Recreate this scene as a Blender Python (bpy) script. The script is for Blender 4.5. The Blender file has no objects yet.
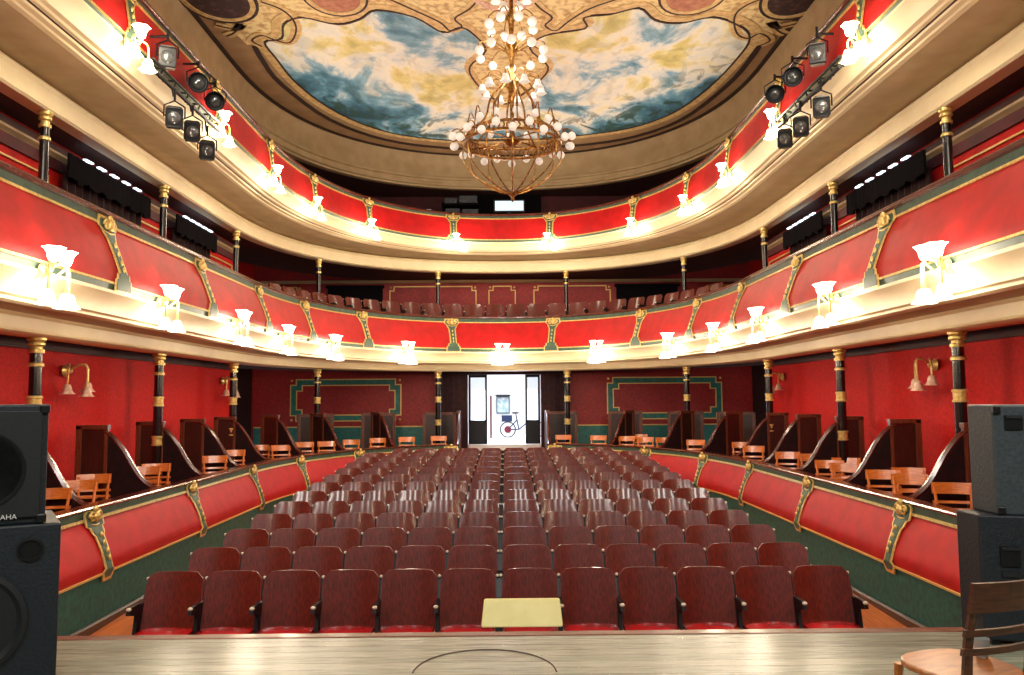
import bpy, math, random
from mathutils import Vector, Matrix
random.seed(7)
PI = math.pi
SG = -1.32                     # street level outside the doors, relative to the eye
EYE = 1.55                     # eye height over the stage floor; z = 0 is the stage floor
S = bpy.context.scene
COL = S.collection

# ------------------------------------------------------------------ camera, world, light, exposure
cd = bpy.data.cameras.new('camera'); cam = bpy.data.objects.new('camera', cd); COL.objects.link(cam)
cd.sensor_width = 36.0; cd.lens = 36.0*796.0/1024.0; cd.clip_start = 0.05; cd.clip_end = 300
cam.location = (0.0675, 0, EYE)
pitch, roll, yaw = math.radians(4.414), math.radians(0.4145), math.radians(0.516)
cam.matrix_world = (Matrix.Translation(cam.location) @ Matrix.Rotation(-yaw, 4, 'Z')
                    @ Matrix.Rotation(PI/2+pitch, 4, 'X') @ Matrix.Rotation(-roll, 4, 'Z'))
S.camera = cam
w = bpy.data.worlds.new('world'); S.world = w; w.use_nodes = True
bg = w.node_tree.nodes['Background']; bg.inputs[0].default_value = (0.93, 0.97, 1.0, 1); bg.inputs[1].default_value = 0.8
S.view_settings.view_transform = 'Standard'; S.view_settings.look = 'None'
S.view_settings.exposure = 0.3; S.view_settings.gamma = 1.0; S.view_settings.use_curve_mapping = False
S.cycles.max_bounces = 6; S.cycles.diffuse_bounces = 3; S.cycles.glossy_bounces = 3
S.cycles.transmission_bounces = 4; S.cycles.sample_clamp_indirect = 4.0
S.cycles.caustics_reflective = False; S.cycles.caustics_refractive = False

def lamp(name, kind, loc, energy, color, size=1.0, rot=(0, 0, 0), parent=None, sy=None):
    l = bpy.data.lights.new(name, kind); l.energy = energy; l.color = color
    if kind == 'AREA':
        l.size = size
        if sy: l.shape = 'RECTANGLE'; l.size_y = sy
    elif kind == 'POINT': l.shadow_soft_size = size
    o = bpy.data.objects.new(name, l); COL.objects.link(o); o.location = loc; o.rotation_euler = rot; o.parent = parent
    return o
LAMP_W = 62.0; LAMP_COL = (1.0, 0.83, 0.62)
for lx in (-3.6, 0.0, 3.6): lamp('front_fill', 'AREA', (lx, -1.5, 6.2), 190, (1, 0.95, 0.86), 0.35, (math.radians(80), 0, 0))  # added front fill from behind the camera, not actual stage lamps
lamp('stage_fill', 'AREA', (0, 2.0, 8.3), 60, (1, 0.96, 0.88), 5, (math.radians(10), 0, 0), sy=0.5)  # added soft fill over the stage, no lamp seen there
lamp('street_daylight', 'AREA', (0, 27.5, 8.0), 1100, (0.86, 0.94, 1.0), 7, (0, 0, 0), sy=5)
lamp('foyer_daylight', 'AREA', (0.05, 23.9, 0.9), 60, (0.75, 0.87, 1.0), 1.9, (math.radians(-78), 0, 0), sy=1.9)

# ------------------------------------------------------------------ materials
MATS = {}
def rgb(r, g, b):
    f = lambda c: (c/255/12.92) if c/255 <= 0.04045 else ((c/255+0.055)/1.055)**2.4
    return (f(r), f(g), f(b), 1)
def mat(name, col, rough=0.6, metal=0.0, col2=None, scale=8.0, bump=0.0, stretch=None, coat=0.0, detail=4, emit=None, estr=0, trans=0, spec=0.5, lo=0.35, hi=0.65):
    if name in MATS: return MATS[name]
    m = bpy.data.materials.new(name); m.use_nodes = True; nt = m.node_tree; b = nt.nodes['Principled BSDF']
    b.inputs['Base Color'].default_value = col; b.inputs['Roughness'].default_value = rough; b.inputs['Metallic'].default_value = metal
    b.inputs['Coat Weight'].default_value = coat; b.inputs['Coat Roughness'].default_value = 0.15
    b.inputs['Transmission Weight'].default_value = trans; b.inputs['Specular IOR Level'].default_value = spec
    if emit: b.inputs['Emission Color'].default_value = emit; b.inputs['Emission Strength'].default_value = estr
    tc = nt.nodes.new('ShaderNodeTexCoord'); mp = nt.nodes.new('ShaderNodeMapping'); nt.links.new(tc.outputs['Object'], mp.inputs[0])
    if stretch: mp.inputs['Scale'].default_value = stretch
    n = nt.nodes.new('ShaderNodeTexNoise'); n.inputs['Scale'].default_value = scale; n.inputs['Detail'].default_value = detail
    nt.links.new(mp.outputs[0], n.inputs['Vector'])
    if col2:
        r = nt.nodes.new('ShaderNodeValToRGB'); r.color_ramp.elements[0].position = lo; r.color_ramp.elements[1].position = hi
        r.color_ramp.elements[0].color = col; r.color_ramp.elements[1].color = col2
        nt.links.new(n.outputs['Fac'], r.inputs[0]); nt.links.new(r.outputs[0], b.inputs['Base Color'])
    if bump:
        bp = nt.nodes.new('ShaderNodeBump'); bp.inputs['Strength'].default_value = bump; bp.inputs['Distance'].default_value = 0.02
        nt.links.new(n.outputs['Fac'], bp.inputs['Height']); nt.links.new(bp.outputs[0], b.inputs['Normal'])
    MATS[name] = m; return m
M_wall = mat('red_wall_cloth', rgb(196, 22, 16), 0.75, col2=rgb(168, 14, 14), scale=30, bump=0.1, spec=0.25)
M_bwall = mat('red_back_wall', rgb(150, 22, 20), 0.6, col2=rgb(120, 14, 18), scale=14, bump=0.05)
M_panel = mat('red_lacquer', rgb(186, 14, 18), 0.5, col2=rgb(166, 10, 14), scale=5, spec=0.32)
M_green = mat('green_paint', rgb(72, 100, 84), 0.5, col2=rgb(56, 84, 70), scale=10, bump=0.03)
M_skirt = mat('dark_green_paint', rgb(34, 110, 104), 0.55, col2=rgb(24, 84, 80), scale=14, bump=0.05)
M_gold = mat('gold_leaf', rgb(236, 212, 140), 0.34, 0.5, col2=rgb(206, 172, 92), scale=25)
M_goldp = mat('gold_paint', rgb(214, 178, 104), 0.5, 0.2)
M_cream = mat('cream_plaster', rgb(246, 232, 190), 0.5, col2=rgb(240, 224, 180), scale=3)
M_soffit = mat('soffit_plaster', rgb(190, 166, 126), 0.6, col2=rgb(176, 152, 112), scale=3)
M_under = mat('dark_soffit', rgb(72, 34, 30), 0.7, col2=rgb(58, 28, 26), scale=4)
M_rail = mat('dark_rail_wood', rgb(96, 36, 26), 0.25, col2=rgb(70, 24, 18), scale=12, coat=0.5)
M_darkwood = mat('dark_wood', rgb(58, 26, 18), 0.35, col2=rgb(34, 16, 13), scale=9, stretch=(6, 6, 0.6), coat=0.3)
M_framewood = mat('frame_wood', rgb(112, 56, 32), 0.35, col2=rgb(78, 38, 24), scale=9, stretch=(6, 6, 0.6), coat=0.3)
M_chair = mat('honey_chair_wood', rgb(226, 128, 48), 0.28, col2=rgb(196, 98, 34), scale=9, stretch=(1, 4, 8), coat=0.5)
M_seat = mat('mahogany_plywood', rgb(104, 28, 14), 0.4, col2=rgb(74, 18, 9), scale=9, stretch=(7, 7, 0.6), coat=0.4, spec=0.25)
M_pad = mat('red_seat_leather', rgb(190, 16, 24), 0.25, col2=rgb(160, 10, 18), scale=6, coat=0.4)
M_iron = mat('black_iron', rgb(20, 22, 26), 0.4, 0.3)
M_black = mat('black_lacquer', rgb(16, 12, 12), 0.22, coat=0.4)
M_spk = mat('speaker_carpet', rgb(20, 32, 42), 0.55, col2=rgb(13, 22, 30), scale=60, bump=0.2)
M_grille = mat('speaker_grille', rgb(18, 26, 32), 0.6, col2=rgb(10, 14, 18), scale=160)
M_stage = None
M_white = mat('white_paint', rgb(240, 244, 246), 0.6)
M_glass = mat('glass', (0.95, 0.98, 1, 1), 0.05, trans=1.0)
M_shade = mat('lit_glass_shade', rgb(255, 240, 214), 0.4, emit=(1, 0.9, 0.72, 1), estr=7.0)
M_off = mat('frosted_glass_shade', rgb(236, 206, 184), 0.35, col2=rgb(200, 150, 125), scale=20)
M_cshade = mat('chandelier_glass', rgb(244, 240, 228), 0.3, emit=(1, 0.95, 0.85, 1), estr=0.22)
M_brass = mat('aged_brass', rgb(200, 150, 76), 0.3, 0.75, col2=rgb(112, 66, 28), scale=20)
M_curtain = mat('dark_curtain', rgb(40, 12, 14), 0.75, col2=rgb(24, 9, 12), scale=10, spec=0.2)
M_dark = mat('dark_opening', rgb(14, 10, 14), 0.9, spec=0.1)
M_maroon = mat('maroon_wall', rgb(84, 16, 24), 0.7, col2=rgb(66, 12, 20), scale=6)
M_ofloor = mat('orange_floorboards', rgb(190, 100, 44), 0.35, col2=rgb(150, 72, 30), scale=5, stretch=(8, 0.5, 1))
M_asph = mat('pale_pavement', rgb(225, 228, 232), 0.8)
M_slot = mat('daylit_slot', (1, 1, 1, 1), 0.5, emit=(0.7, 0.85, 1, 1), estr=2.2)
for m_ in (M_shade, M_cshade, M_slot): m_.cycles.emission_sampling = 'NONE'

def wood_boards(name, c1, c2, width, axis, rough, seam=0.03):
    m = bpy.data.materials.new(name); m.use_nodes = True; nt = m.node_tree; b = nt.nodes['Principled BSDF']
    tc = nt.nodes.new('ShaderNodeTexCoord'); sp = nt.nodes.new('ShaderNodeSeparateXYZ'); nt.links.new(tc.outputs['Object'], sp.inputs[0])
    d = nt.nodes.new('ShaderNodeMath'); d.operation = 'DIVIDE'; d.inputs[1].default_value = width; nt.links.new(sp.outputs[axis], d.inputs[0])
    fr = nt.nodes.new('ShaderNodeMath'); fr.operation = 'FRACT'; nt.links.new(d.outputs[0], fr.inputs[0])
    fl = nt.nodes.new('ShaderNodeMath'); fl.operation = 'FLOOR'; nt.links.new(d.outputs[0], fl.inputs[0])
    gt = nt.nodes.new('ShaderNodeMath'); gt.operation = 'LESS_THAN'; gt.inputs[1].default_value = seam; nt.links.new(fr.outputs[0], gt.inputs[0])
    wn = nt.nodes.new('ShaderNodeTexWhiteNoise'); wn.noise_dimensions = '1D'; nt.links.new(fl.outputs[0], wn.inputs['W'])
    mp = nt.nodes.new('ShaderNodeMapping'); mp.inputs['Scale'].default_value = (1.5, 14, 1) if axis == 1 else (14, 1.5, 1)
    nt.links.new(tc.outputs['Object'], mp.inputs[0])
    n = nt.nodes.new('ShaderNodeTexNoise'); n.inputs['Scale'].default_value = 3; n.inputs['Detail'].default_value = 6; nt.links.new(mp.outputs[0], n.inputs[0])
    ad = nt.nodes.new('ShaderNodeMath'); ad.operation = 'MULTIPLY_ADD'; ad.inputs[1].default_value = 0.35; nt.links.new(wn.outputs[0], ad.inputs[0]); nt.links.new(n.outputs[0], ad.inputs[2])
    r = nt.nodes.new('ShaderNodeValToRGB'); r.color_ramp.elements[0].position = 0.4; r.color_ramp.elements[1].position = 0.9
    r.color_ramp.elements[0].color = c1; r.color_ramp.elements[1].color = c2; nt.links.new(ad.outputs[0], r.inputs[0])
    mx = nt.nodes.new('ShaderNodeMixRGB'); nt.links.new(gt.outputs[0], mx.inputs[0]); nt.links.new(r.outputs[0], mx.inputs[1])
    mx.inputs[2].default_value = (c1[0]*0.3, c1[1]*0.3, c1[2]*0.3, 1); nt.links.new(mx.outputs[0], b.inputs['Base Color'])
    b.inputs['Roughness'].default_value = rough
    bp = nt.nodes.new('ShaderNodeBump'); bp.inputs['Strength'].default_value = 0.15; bp.inputs['Distance'].default_value = 0.01
    nt.links.new(n.outputs[0], bp.inputs['Height']); nt.links.new(bp.outputs[0], b.inputs['Normal'])
    return m
M_stage = wood_boards('stage_boards', rgb(104, 112, 100), rgb(150, 158, 142), 0.11, 1, 0.26)
M_pfloor = wood_boards('parterre_boards', rgb(150, 72, 30), rgb(200, 112, 52), 0.12, 0, 0.35)

def painting_mat():
    m = bpy.data.materials.new('cloud_fresco'); m.use_nodes = True; nt = m.node_tree; b = nt.nodes['Principled BSDF']; b.inputs['Roughness'].default_value = 0.6
    tc = nt.nodes.new('ShaderNodeTexCoord'); mp = nt.nodes.new('ShaderNodeMapping'); nt.links.new(tc.outputs['Object'], mp.inputs[0])
    mp.inputs['Scale'].default_value = (0.75, 0.5, 1)
    n = nt.nodes.new('ShaderNodeTexNoise'); n.inputs['Scale'].default_value = 1.0; n.inputs['Detail'].default_value = 9; n.inputs['Roughness'].default_value = 0.62; n.inputs['Distortion'].default_value = 0.45
    nt.links.new(mp.outputs[0], n.inputs['Vector'])
    r = nt.nodes.new('ShaderNodeValToRGB'); cr = r.color_ramp
    stops = [(0.27, rgb(34, 74, 92)), (0.38, rgb(78, 136, 168)), (0.45, rgb(140, 186, 210)), (0.50, rgb(224, 234, 232)), (0.57, rgb(240, 242, 228)), (0.63, rgb(226, 220, 150)), (0.76, rgb(186, 176, 96))]
    cr.elements[0].position, cr.elements[0].color = stops[0]; cr.elements[1].position, cr.elements[1].color = stops[-1]
    for p_, c_ in stops[1:-1]: e = cr.elements.new(p_); e.color = c_
    # the figures and foliage painted along the rim towards the doors
    sp = nt.nodes.new('ShaderNodeSeparateXYZ'); nt.links.new(tc.outputs['Object'], sp.inputs[0])
    x2 = nt.nodes.new('ShaderNodeMath'); x2.operation = 'MULTIPLY'; nt.links.new(sp.outputs[0], x2.inputs[0]); nt.links.new(sp.outputs[0], x2.inputs[1])
    rim = nt.nodes.new('ShaderNodeMath'); rim.operation = 'MULTIPLY_ADD'; rim.inputs[1].default_value = 0.17; nt.links.new(x2.outputs[0], rim.inputs[0]); nt.links.new(sp.outputs[1], rim.inputs[2])
    mr = nt.nodes.new('ShaderNodeMapRange'); mr.inputs[1].default_value = 17.2; mr.inputs[2].default_value = 21.0; mr.inputs[3].default_value = 0.05; mr.inputs[4].default_value = -0.10
    nt.links.new(rim.outputs[0], mr.inputs[0])
    ad = nt.nodes.new('ShaderNodeMath'); ad.operation = 'ADD'; nt.links.new(n.outputs[0], ad.inputs[0]); nt.links.new(mr.outputs[0], ad.inputs[1])
    nt.links.new(ad.outputs[0], r.inputs[0])
    n2 = nt.nodes.new('ShaderNodeTexNoise'); n2.inputs['Scale'].default_value = 2.6; n2.inputs['Detail'].default_value = 8; n2.inputs['Distortion'].default_value = 1.6; nt.links.new(mp.outputs[0], n2.inputs['Vector'])
    r2 = nt.nodes.new('ShaderNodeValToRGB'); r2.color_ramp.elements[0].position = 0.40; r2.color_ramp.elements[1].position = 0.50
    r2.color_ramp.elements[0].color = (1, 1, 1, 1); r2.color_ramp.elements[1].color = (0, 0, 0, 1); nt.links.new(n2.outputs[0], r2.inputs[0])
    mr2 = nt.nodes.new('ShaderNodeMapRange'); mr2.inputs[1].default_value = 18.6; mr2.inputs[2].default_value = 20.6; mr2.inputs[3].default_value = 0.18; mr2.inputs[4].default_value = 0.9
    nt.links.new(rim.outputs[0], mr2.inputs[0])
    ml = nt.nodes.new('ShaderNodeMath'); ml.operation = 'MULTIPLY'; nt.links.new(r2.outputs[0], ml.inputs[0]); nt.links.new(mr2.outputs[0], ml.inputs[1])
    mx = nt.nodes.new('ShaderNodeMixRGB'); nt.links.new(ml.outputs[0], mx.inputs[0]); nt.links.new(r.outputs[0], mx.inputs[1]); mx.inputs[2].default_value = rgb(40, 76, 66)
    nt.links.new(mx.outputs[0], b.inputs['Base Color'])
    return m
M_fresco = painting_mat()
M_ceil = mat('ochre_ceiling', rgb(178, 146, 108), 0.75, col2=rgb(160, 130, 94), scale=2.5)
M_ornate = mat('cream_ornament_ground', rgb(240, 222, 166), 0.7, col2=rgb(188, 150, 98), scale=7, detail=9, lo=0.46, hi=0.66)
M_line = mat('brown_painted_line', rgb(48, 28, 24), 0.7)
M_band = mat('ochre_gold_band', rgb(226, 200, 144), 0.55, col2=rgb(196, 162, 106), scale=9)
M_pink = mat('rose_medallion', rgb(196, 140, 112), 0.7, col2=rgb(168, 104, 84), scale=7, detail=8)
M_dkmed = mat('dark_medallion', rgb(50, 26, 30), 0.7, col2=rgb(96, 66, 62), scale=9, detail=8, lo=0.5, hi=0.7)

# ------------------------------------------------------------------ mesh helpers
class MB:
    def __init__(s): s.v = []; s.f = []; s.mi = []
    def add(s, vs, fs, m=0):
        o = len(s.v); s.v += [tuple(v) for v in vs]; s.f += [tuple(i+o for i in f) for f in fs]; s.mi += [m]*len(fs); return s
    def box(s, c, d, m=0, rz=0):
        x, y, z = d[0]/2, d[1]/2, d[2]/2; cs, sn = math.cos(rz), math.sin(rz)
        vs = [(c[0]+cs*a*x-sn*b*y, c[1]+sn*a*x+cs*b*y, c[2]+q*z) for a in (-1, 1) for b in (-1, 1) for q in (-1, 1)]
        return s.add(vs, [(0, 1, 3, 2), (4, 6, 7, 5), (0, 4, 5, 1), (2, 3, 7, 6), (0, 2, 6, 4), (1, 5, 7, 3)], m)
    def tube(s, pts, r, n=6, closed=False, m=0, caps=True):
        pts = [Vector(p) for p in pts]; k = len(pts); rr = r if isinstance(r, (list, tuple)) else [r]*k
        rings = []; up = None
        for i, p in enumerate(pts):
            a = pts[(i-1) % k] if (closed or i > 0) else p; b = pts[(i+1) % k] if (closed or i < k-1) else p
            t = (b-a).normalized() if (b-a).length > 1e-9 else Vector((0, 0, 1))
            if up is None: up = Vector((0, 0, 1)) if abs(t.z) < 0.9 else Vector((1, 0, 0))
            x = up.cross(t).normalized(); y = t.cross(x).normalized(); up = y
            rings.append([p+(x*math.cos(2*PI*j/n)+y*math.sin(2*PI*j/n))*rr[i] for j in range(n)])
        vs = [v for q in rings for v in q]; fs = []
        for i in range(k if closed else k-1):
            for j in range(n):
                a, b = i*n+j, i*n+(j+1) % n; c, d = ((i+1) % k)*n+(j+1) % n, ((i+1) % k)*n+j; fs.append((a, b, c, d))
        if caps and not closed: fs += [tuple(range(n))[::-1], tuple(range((k-1)*n, k*n))]
        return s.add(vs, fs, m)
    def lathe(s, prof, c=(0, 0, 0), n=16, m=0, axis=None, scal=0.0, lobes=0):
        k = len(prof); vs = []
        for i, (r, z) in enumerate(prof):
            for j in range(n):
                a = 2*PI*j/n; q = r*(1+(scal*math.cos(lobes*a)*(i/(k-1))**2 if lobes else 0))
                v = Vector((q*math.cos(a), q*math.sin(a), z)); vs.append((axis @ v if axis else v)+Vector(c))
        fs = [(i*n+j, i*n+(j+1) % n, (i+1)*n+(j+1) % n, (i+1)*n+j) for i in range(k-1) for j in range(n)]
        if prof[0][0] > 1e-4: fs.append(tuple(range(n))[::-1])
        if prof[-1][0] > 1e-4 and not lobes: fs.append(tuple(range((k-1)*n, k*n)))
        return s.add(vs, fs, m)
    def ball(s, c, r, n=8, k=6, m=0):
        rr = r if isinstance(r, (tuple, list)) else (r, r, r)
        vs = []; 
        for i in range(k+1):
            t = PI*i/k
            for j in range(n): vs.append((c[0]+rr[0]*math.sin(t)*math.cos(2*PI*j/n), c[1]+rr[1]*math.sin(t)*math.sin(2*PI*j/n), c[2]+rr[2]*math.cos(t)))
        fs = [(i*n+j, (i+1)*n+j, (i+1)*n+(j+1) % n, i*n+(j+1) % n) for i in range(k) for j in range(n)]
        return s.add(vs, fs, m)
    def prism(s, poly, fn, m=0):
        """poly: outline points (a,b); fn(a,b,side) -> 3-D point, side 0/1"""
        k = len(poly); vs = [fn(a, b, 0) for a, b in poly]+[fn(a, b, 1) for a, b in poly]
        fs = [tuple(range(k))[::-1], tuple(range(k, 2*k))]+[(i, (i+1) % k, (i+1) % k+k, i+k) for i in range(k)]
        return s.add(vs, fs, m)
    def mesh(s, name, mats, smooth=False):
        me = bpy.data.meshes.new(name); me.from_pydata(s.v, [], s.f)
        for q in (mats if isinstance(mats, (list, tuple)) else [mats]): me.materials.append(q)
        if isinstance(mats, (list, tuple)) and len(mats) > 1:
            for p_, i_ in zip(me.polygons, s.mi): p_.material_index = i_
        if smooth:
            for p_ in me.polygons: p_.use_smooth = True
        me.validate(); me.update(); return me
    def build(s, name, mats, parent=None, smooth=False, **kw):
        me = s.mesh(name, mats, smooth)
        import bmesh
        b = bmesh.new(); b.from_mesh(me); bmesh.ops.remove_doubles(b, verts=b.verts, dist=1e-5); bmesh.ops.recalc_face_normals(b, faces=b.faces); b.to_mesh(me); b.free()
        if smooth and kw.get('sharp', True):
            try: me.set_sharp_from_angle(angle=math.radians(kw.get('ang', 40)))
            except Exception: pass
        o = bpy.data.objects.new(name, me); COL.objects.link(o); o.parent = parent
        if kw.get('bevel'):
            bv = o.modifiers.new('bevel', 'BEVEL'); bv.width = kw['bevel']; bv.segments = 2; bv.limit_method = 'ANGLE'
        return o
def tag(o, label, cat, group=None, kind=None):
    o['label'] = label; o['category'] = cat
    if group: o['group'] = group
    if kind: o['kind'] = kind
    return o
def thing(name, loc, rz, label, cat, group=None, kind=None):
    o = bpy.data.objects.new(name, None); COL.objects.link(o); o.location = loc; o.rotation_euler = (0, 0, rz); o.empty_display_size = 0.1
    return tag(o, label, cat, group, kind)
def struct(o): o['kind'] = 'structure'; return o
def copy_tree(o, parent=None):
    c = o.copy(); COL.objects.link(c)
    if parent: c.parent = parent
    for ch in list(o.children): copy_tree(ch, c)
    return c
def place(proto, first, loc, rz, label, group=None):
    o = proto if first else copy_tree(proto)
    o.location = loc; o.rotation_euler = (0, 0, rz); o['label'] = label
    if group: o['group'] = group
    return o
ORD = ['first', 'second', 'third', 'fourth', 'fifth', 'sixth', 'seventh', 'eighth', 'ninth', 'tenth', 'eleventh', 'twelfth', 'thirteenth', 'fourteenth', 'fifteenth', 'sixteenth', 'seventeenth', 'eighteenth', 'nineteenth', 'twentieth', 'twenty-first', 'twenty-second', 'twenty-third', 'twenty-fourth']

# ------------------------------------------------------------------ the horseshoe: plan curve at offset t inward of the column line
D0 = 3.4
def cp(t, s):
    k = min(max(t/0.9, 0), 1); yc = 16-1.5*k; n = 2.3-0.1*k; a = 5.55-t; b = 22.25-t-yc
    sg = 1 if s >= 0 else -1; u = abs(s)
    if u <= 1:
        ph = u*PI/2; return Vector((sg*a*max(math.sin(ph), 0)**(2/n), yc+b*max(math.cos(ph), 0)**(2/n)))
    return Vector((sg*a, yc-(u-1)*(yc-D0)))
def frame(t, s):
    """point, rotation about z so that local -Y looks into the hall"""
    p = cp(t, s); e = 0.004
    d = (cp(t, s+e)-cp(t, s-e)).normalized()          # towards growing s (right)
    # inward normal is to the side of the hall centre
    n = Vector((-d.y, d.x)); c = Vector((0, min(p.y, 12)))-p
    if n.dot(c) < 0: n = -n
    return p, math.atan2(n.x, -n.y)*1.0
def rotz_from(n): return math.atan2(n.x, -n.y)
SS = sorted(set([round(-2+0.125*i, 4) for i in range(9)]+[round(-1+0.03125*i, 5) for i in range(65)]+[round(1+0.125*i, 4) for i in range(9)]))
def loft(mb, prof, s0=-2, s1=2, m=0, cap=True, closed=True):
    ss = [s0]+[s for s in SS if s0 < s < s1]+[s1]; k = len(prof); vs = []
    for s in ss:
        for t, h in prof:
            p = cp(t, s); vs.append((p.x, p.y, h+EYE))
    fs = []
    for i in range(len(ss)-1):
        for j in range(k if closed else k-1):
            a, b = i*k+j, i*k+(j+1) % k; fs.append((a, b, b+k, a+k))
    if cap and closed: fs += [tuple(range(k))[::-1], tuple(range((len(ss)-1)*k, len(ss)*k))]
    return mb.add(vs, fs, m)
BR = [0.17, 0.52, 0.767, 0.98, 1.23, 1.485, 1.76]
BRS = [-x for x in BR[::-1]]+BR

# ------------------------------------------------------------------ walls, floors, ceilings
FB = -1.87     # floor of the ground boxes (relative to the eye)
def wbox(name, x0, x1, y0, y1, h0, h1, m, **k):
    return struct(MB().box(((x0+x1)/2, (y0+y1)/2, (h0+h1)/2+EYE), (x1-x0, y1-y0, h1-h0)).build(name, m, **k))
for sg, nm in ((-1, 'wall_left'), (1, 'wall_right')):
    mb = MB()
    for (a, b, y0, y1) in ((6.05, 6.2, 2.6, 17.9), (6.05, 7.4, 17.9, 18.05), (7.3, 7.45, 18.05, 23.4)):
        x0, x1 = sorted((sg*a, sg*b)); mb.box(((x0+x1)/2, (y0+y1)/2, (2.05)+EYE), (x1-x0, y1-y0, 8.9))
    struct(mb.build(nm, M_wall))
    # dark crown moulding under the balcony slabs
    t_ = MB(); x = sg*6.01
    t_.box((x, 10.2, 0.755+EYE), (0.09, 15.2, 0.09)); t_.box((x, 10.2, 0.70+EYE), (0.05, 15.2, 0.03))
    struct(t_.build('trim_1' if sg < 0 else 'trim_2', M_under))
    t_ = MB(); 
    t_.prism([(0, 3.30), (0, 3.37), (0.10, 3.37), (0.09, 3.345), (0.03, 3.31), (0.02, 3.30)], lambda a, b, q: (sg*(6.05-a), 2.8 if q else 17.9, b+EYE))
    struct(t_.build('trim_3' if sg < 0 else 'trim_4', M_soffit))
    struct(MB().box((sg*6.01, 10.3, 3.42+EYE), (0.08, 15.2, 0.10)).build('trim_14' if sg < 0 else 'trim_15', M_under)); struct(MB().box((sg*6.03, 10.3, 3.22+EYE), (0.04, 15.2, 0.15)).build('trim_16' if sg < 0 else 'trim_17', M_maroon))  # maroon strips paint the cornice's shadow onto the red side walls
# back wall with the door opening
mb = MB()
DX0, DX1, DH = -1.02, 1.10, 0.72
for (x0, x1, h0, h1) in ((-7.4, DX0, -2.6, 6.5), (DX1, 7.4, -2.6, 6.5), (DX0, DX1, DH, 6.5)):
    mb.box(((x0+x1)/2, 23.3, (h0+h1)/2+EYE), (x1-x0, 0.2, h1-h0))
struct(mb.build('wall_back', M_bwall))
# green dado on the back wall, ground tier
for i, (x0, x1) in enumerate(((-7.2, -1.75), (1.8, 7.2))):
    mb = MB().box(((x0+x1)/2, 23.17, (-0.78+FB)/2+EYE), (x1-x0, 0.04, -0.78-FB)); mb.box(((x0+x1)/2, 23.15, -0.77+EYE), (x1-x0, 0.05, 0.03), 1)
    struct(mb.build('trim_%d' % (5+i), [M_skirt, M_goldp]))
# cornice of the middle tier on the back wall
struct(MB().prism([(0, 3.40), (0, 3.46), (0.25, 3.46), (0.10, 3.40)], lambda a, b, q: (-7.2 if q else 7.2, 23.2-a, b+EYE)).build('trim_7', M_soffit))
# parterre floor, sloping up to the doors
fh = lambda y: -1.55+0.0308*(y-7.2)-0.98
yy = [5.3, 7, 10, 14, 18, 21, 23.5, 26]
mb = MB(); vs = []
for y in yy: vs += [(-5.6, y, fh(y)+EYE), (5.6, y, fh(y)+EYE), (-5.6, y, fh(y)+EYE-0.1), (5.6, y, fh(y)+EYE-0.1)]
fs = []
for i in range(len(yy)-1):
    a = i*4; b = a+4; fs += [(a, a+1, b+1, b), (a+2, b+2, b+3, a+3), (a, b, b+2, a+2), (a+1, a+3, b+3, b+1)]
fs += [(0, 2, 3, 1), (4*len(yy)-4, 4*len(yy)-3, 4*len(yy)-1, 4*len(yy)-2)]
struct(mb.add(vs, fs).build('floor_parterre', M_pfloor))
# floors of the ground boxes (left and right of the central passage)
for nm, a, b in (('floor_boxes_left', -2, -0.135), ('floor_boxes_right', 0.135, 2)):
    struct(loft(MB(), [(0.85, FB), (-1.5, FB), (-1.5, FB-0.12), (0.85, FB-0.12)], a, b).build(nm, M_darkwood))
# stage
mb = MB().box((0, 0.9, 0-0.06), (12.0, 8.9, 0.12)); struct(mb.build('floor_stage', M_stage))
M_house = mat('stage_black', rgb(26, 24, 24), 0.9)  # unseen stage shell, added dark so the seats reflect no bright surroundings
mb = MB().box((-6.25, -2.2, 4.0), (0.2, 9.8, 10.4)); mb.box((6.25, -2.2, 4.0), (0.2, 9.8, 10.4)); mb.box((0, -7.1, 4.0), (12.7, 0.2, 10.4)); struct(mb.build('wall_stage', M_house))
struct(MB().box((0, -2.2, 9.25), (12.9, 9.9, 0.2)).build('ceiling_stage', M_house)); struct(MB().box((0, 2.75, 8.85), (12.9, 0.2, 1.0)).build('trim_12', M_house)); struct(MB().box((0, -5.3, -0.1), (12.4, 3.6, 0.12)).build('floor_stage_rear', M_house))
mb = MB().box((0, 5.40, -0.02), (12.0, 0.10, 0.05)); struct(mb.build('trim_8', M_framewood, bevel=0.01))
mb = MB().box((0, 5.30, -0.55), (12.0, 0.06, 0.86)); struct(mb.build('wall_stage_front', M_darkwood))
# prompter trap drawn in the boards: a thin round-fronted seam
pts = [(-0.06+0.41*math.cos(a), 4.66+0.41*math.sin(a), 0.0) for a in [PI*i/24 for i in range(25)]]
mb = MB().tube(pts, 0.006, 4); tag(mb.build('prompter_trap', M_line), 'round seam of the trap cover in the pale stage floor by its front edge', 'trap')
# main ceiling
CH = 6.9
struct(MB().box((0, 12.6, CH+EYE+0.06), (13.0, 22.0, 0.12)).build('ceiling', M_ceil))
# gallery ceiling outside the oval and the moulded frieze at the column line
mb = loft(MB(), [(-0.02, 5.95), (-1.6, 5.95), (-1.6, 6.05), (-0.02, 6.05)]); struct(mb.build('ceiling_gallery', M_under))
fr = [(0.0, 5.93), (0.05, 5.93), (0.05, 5.98), (0.09, 6.0), (0.09, 6.06), (0.04, 6.09), (0.04, 6.16), (0.08, 6.18), (0.08, 6.24), (0.03, 6.27), (0.01, 6.4), (0.0, 6.6), (0.02, 6.75), (0.06, 6.84), (0.06, 6.88), (-0.1, 6.88), (-0.1, 5.93)]
struct(loft(MB(), fr).build('trim_9', M_soffit, smooth=True, ang=30))
# ceiling outside that ring is hidden; close the room in front over the stage opening sides

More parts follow.
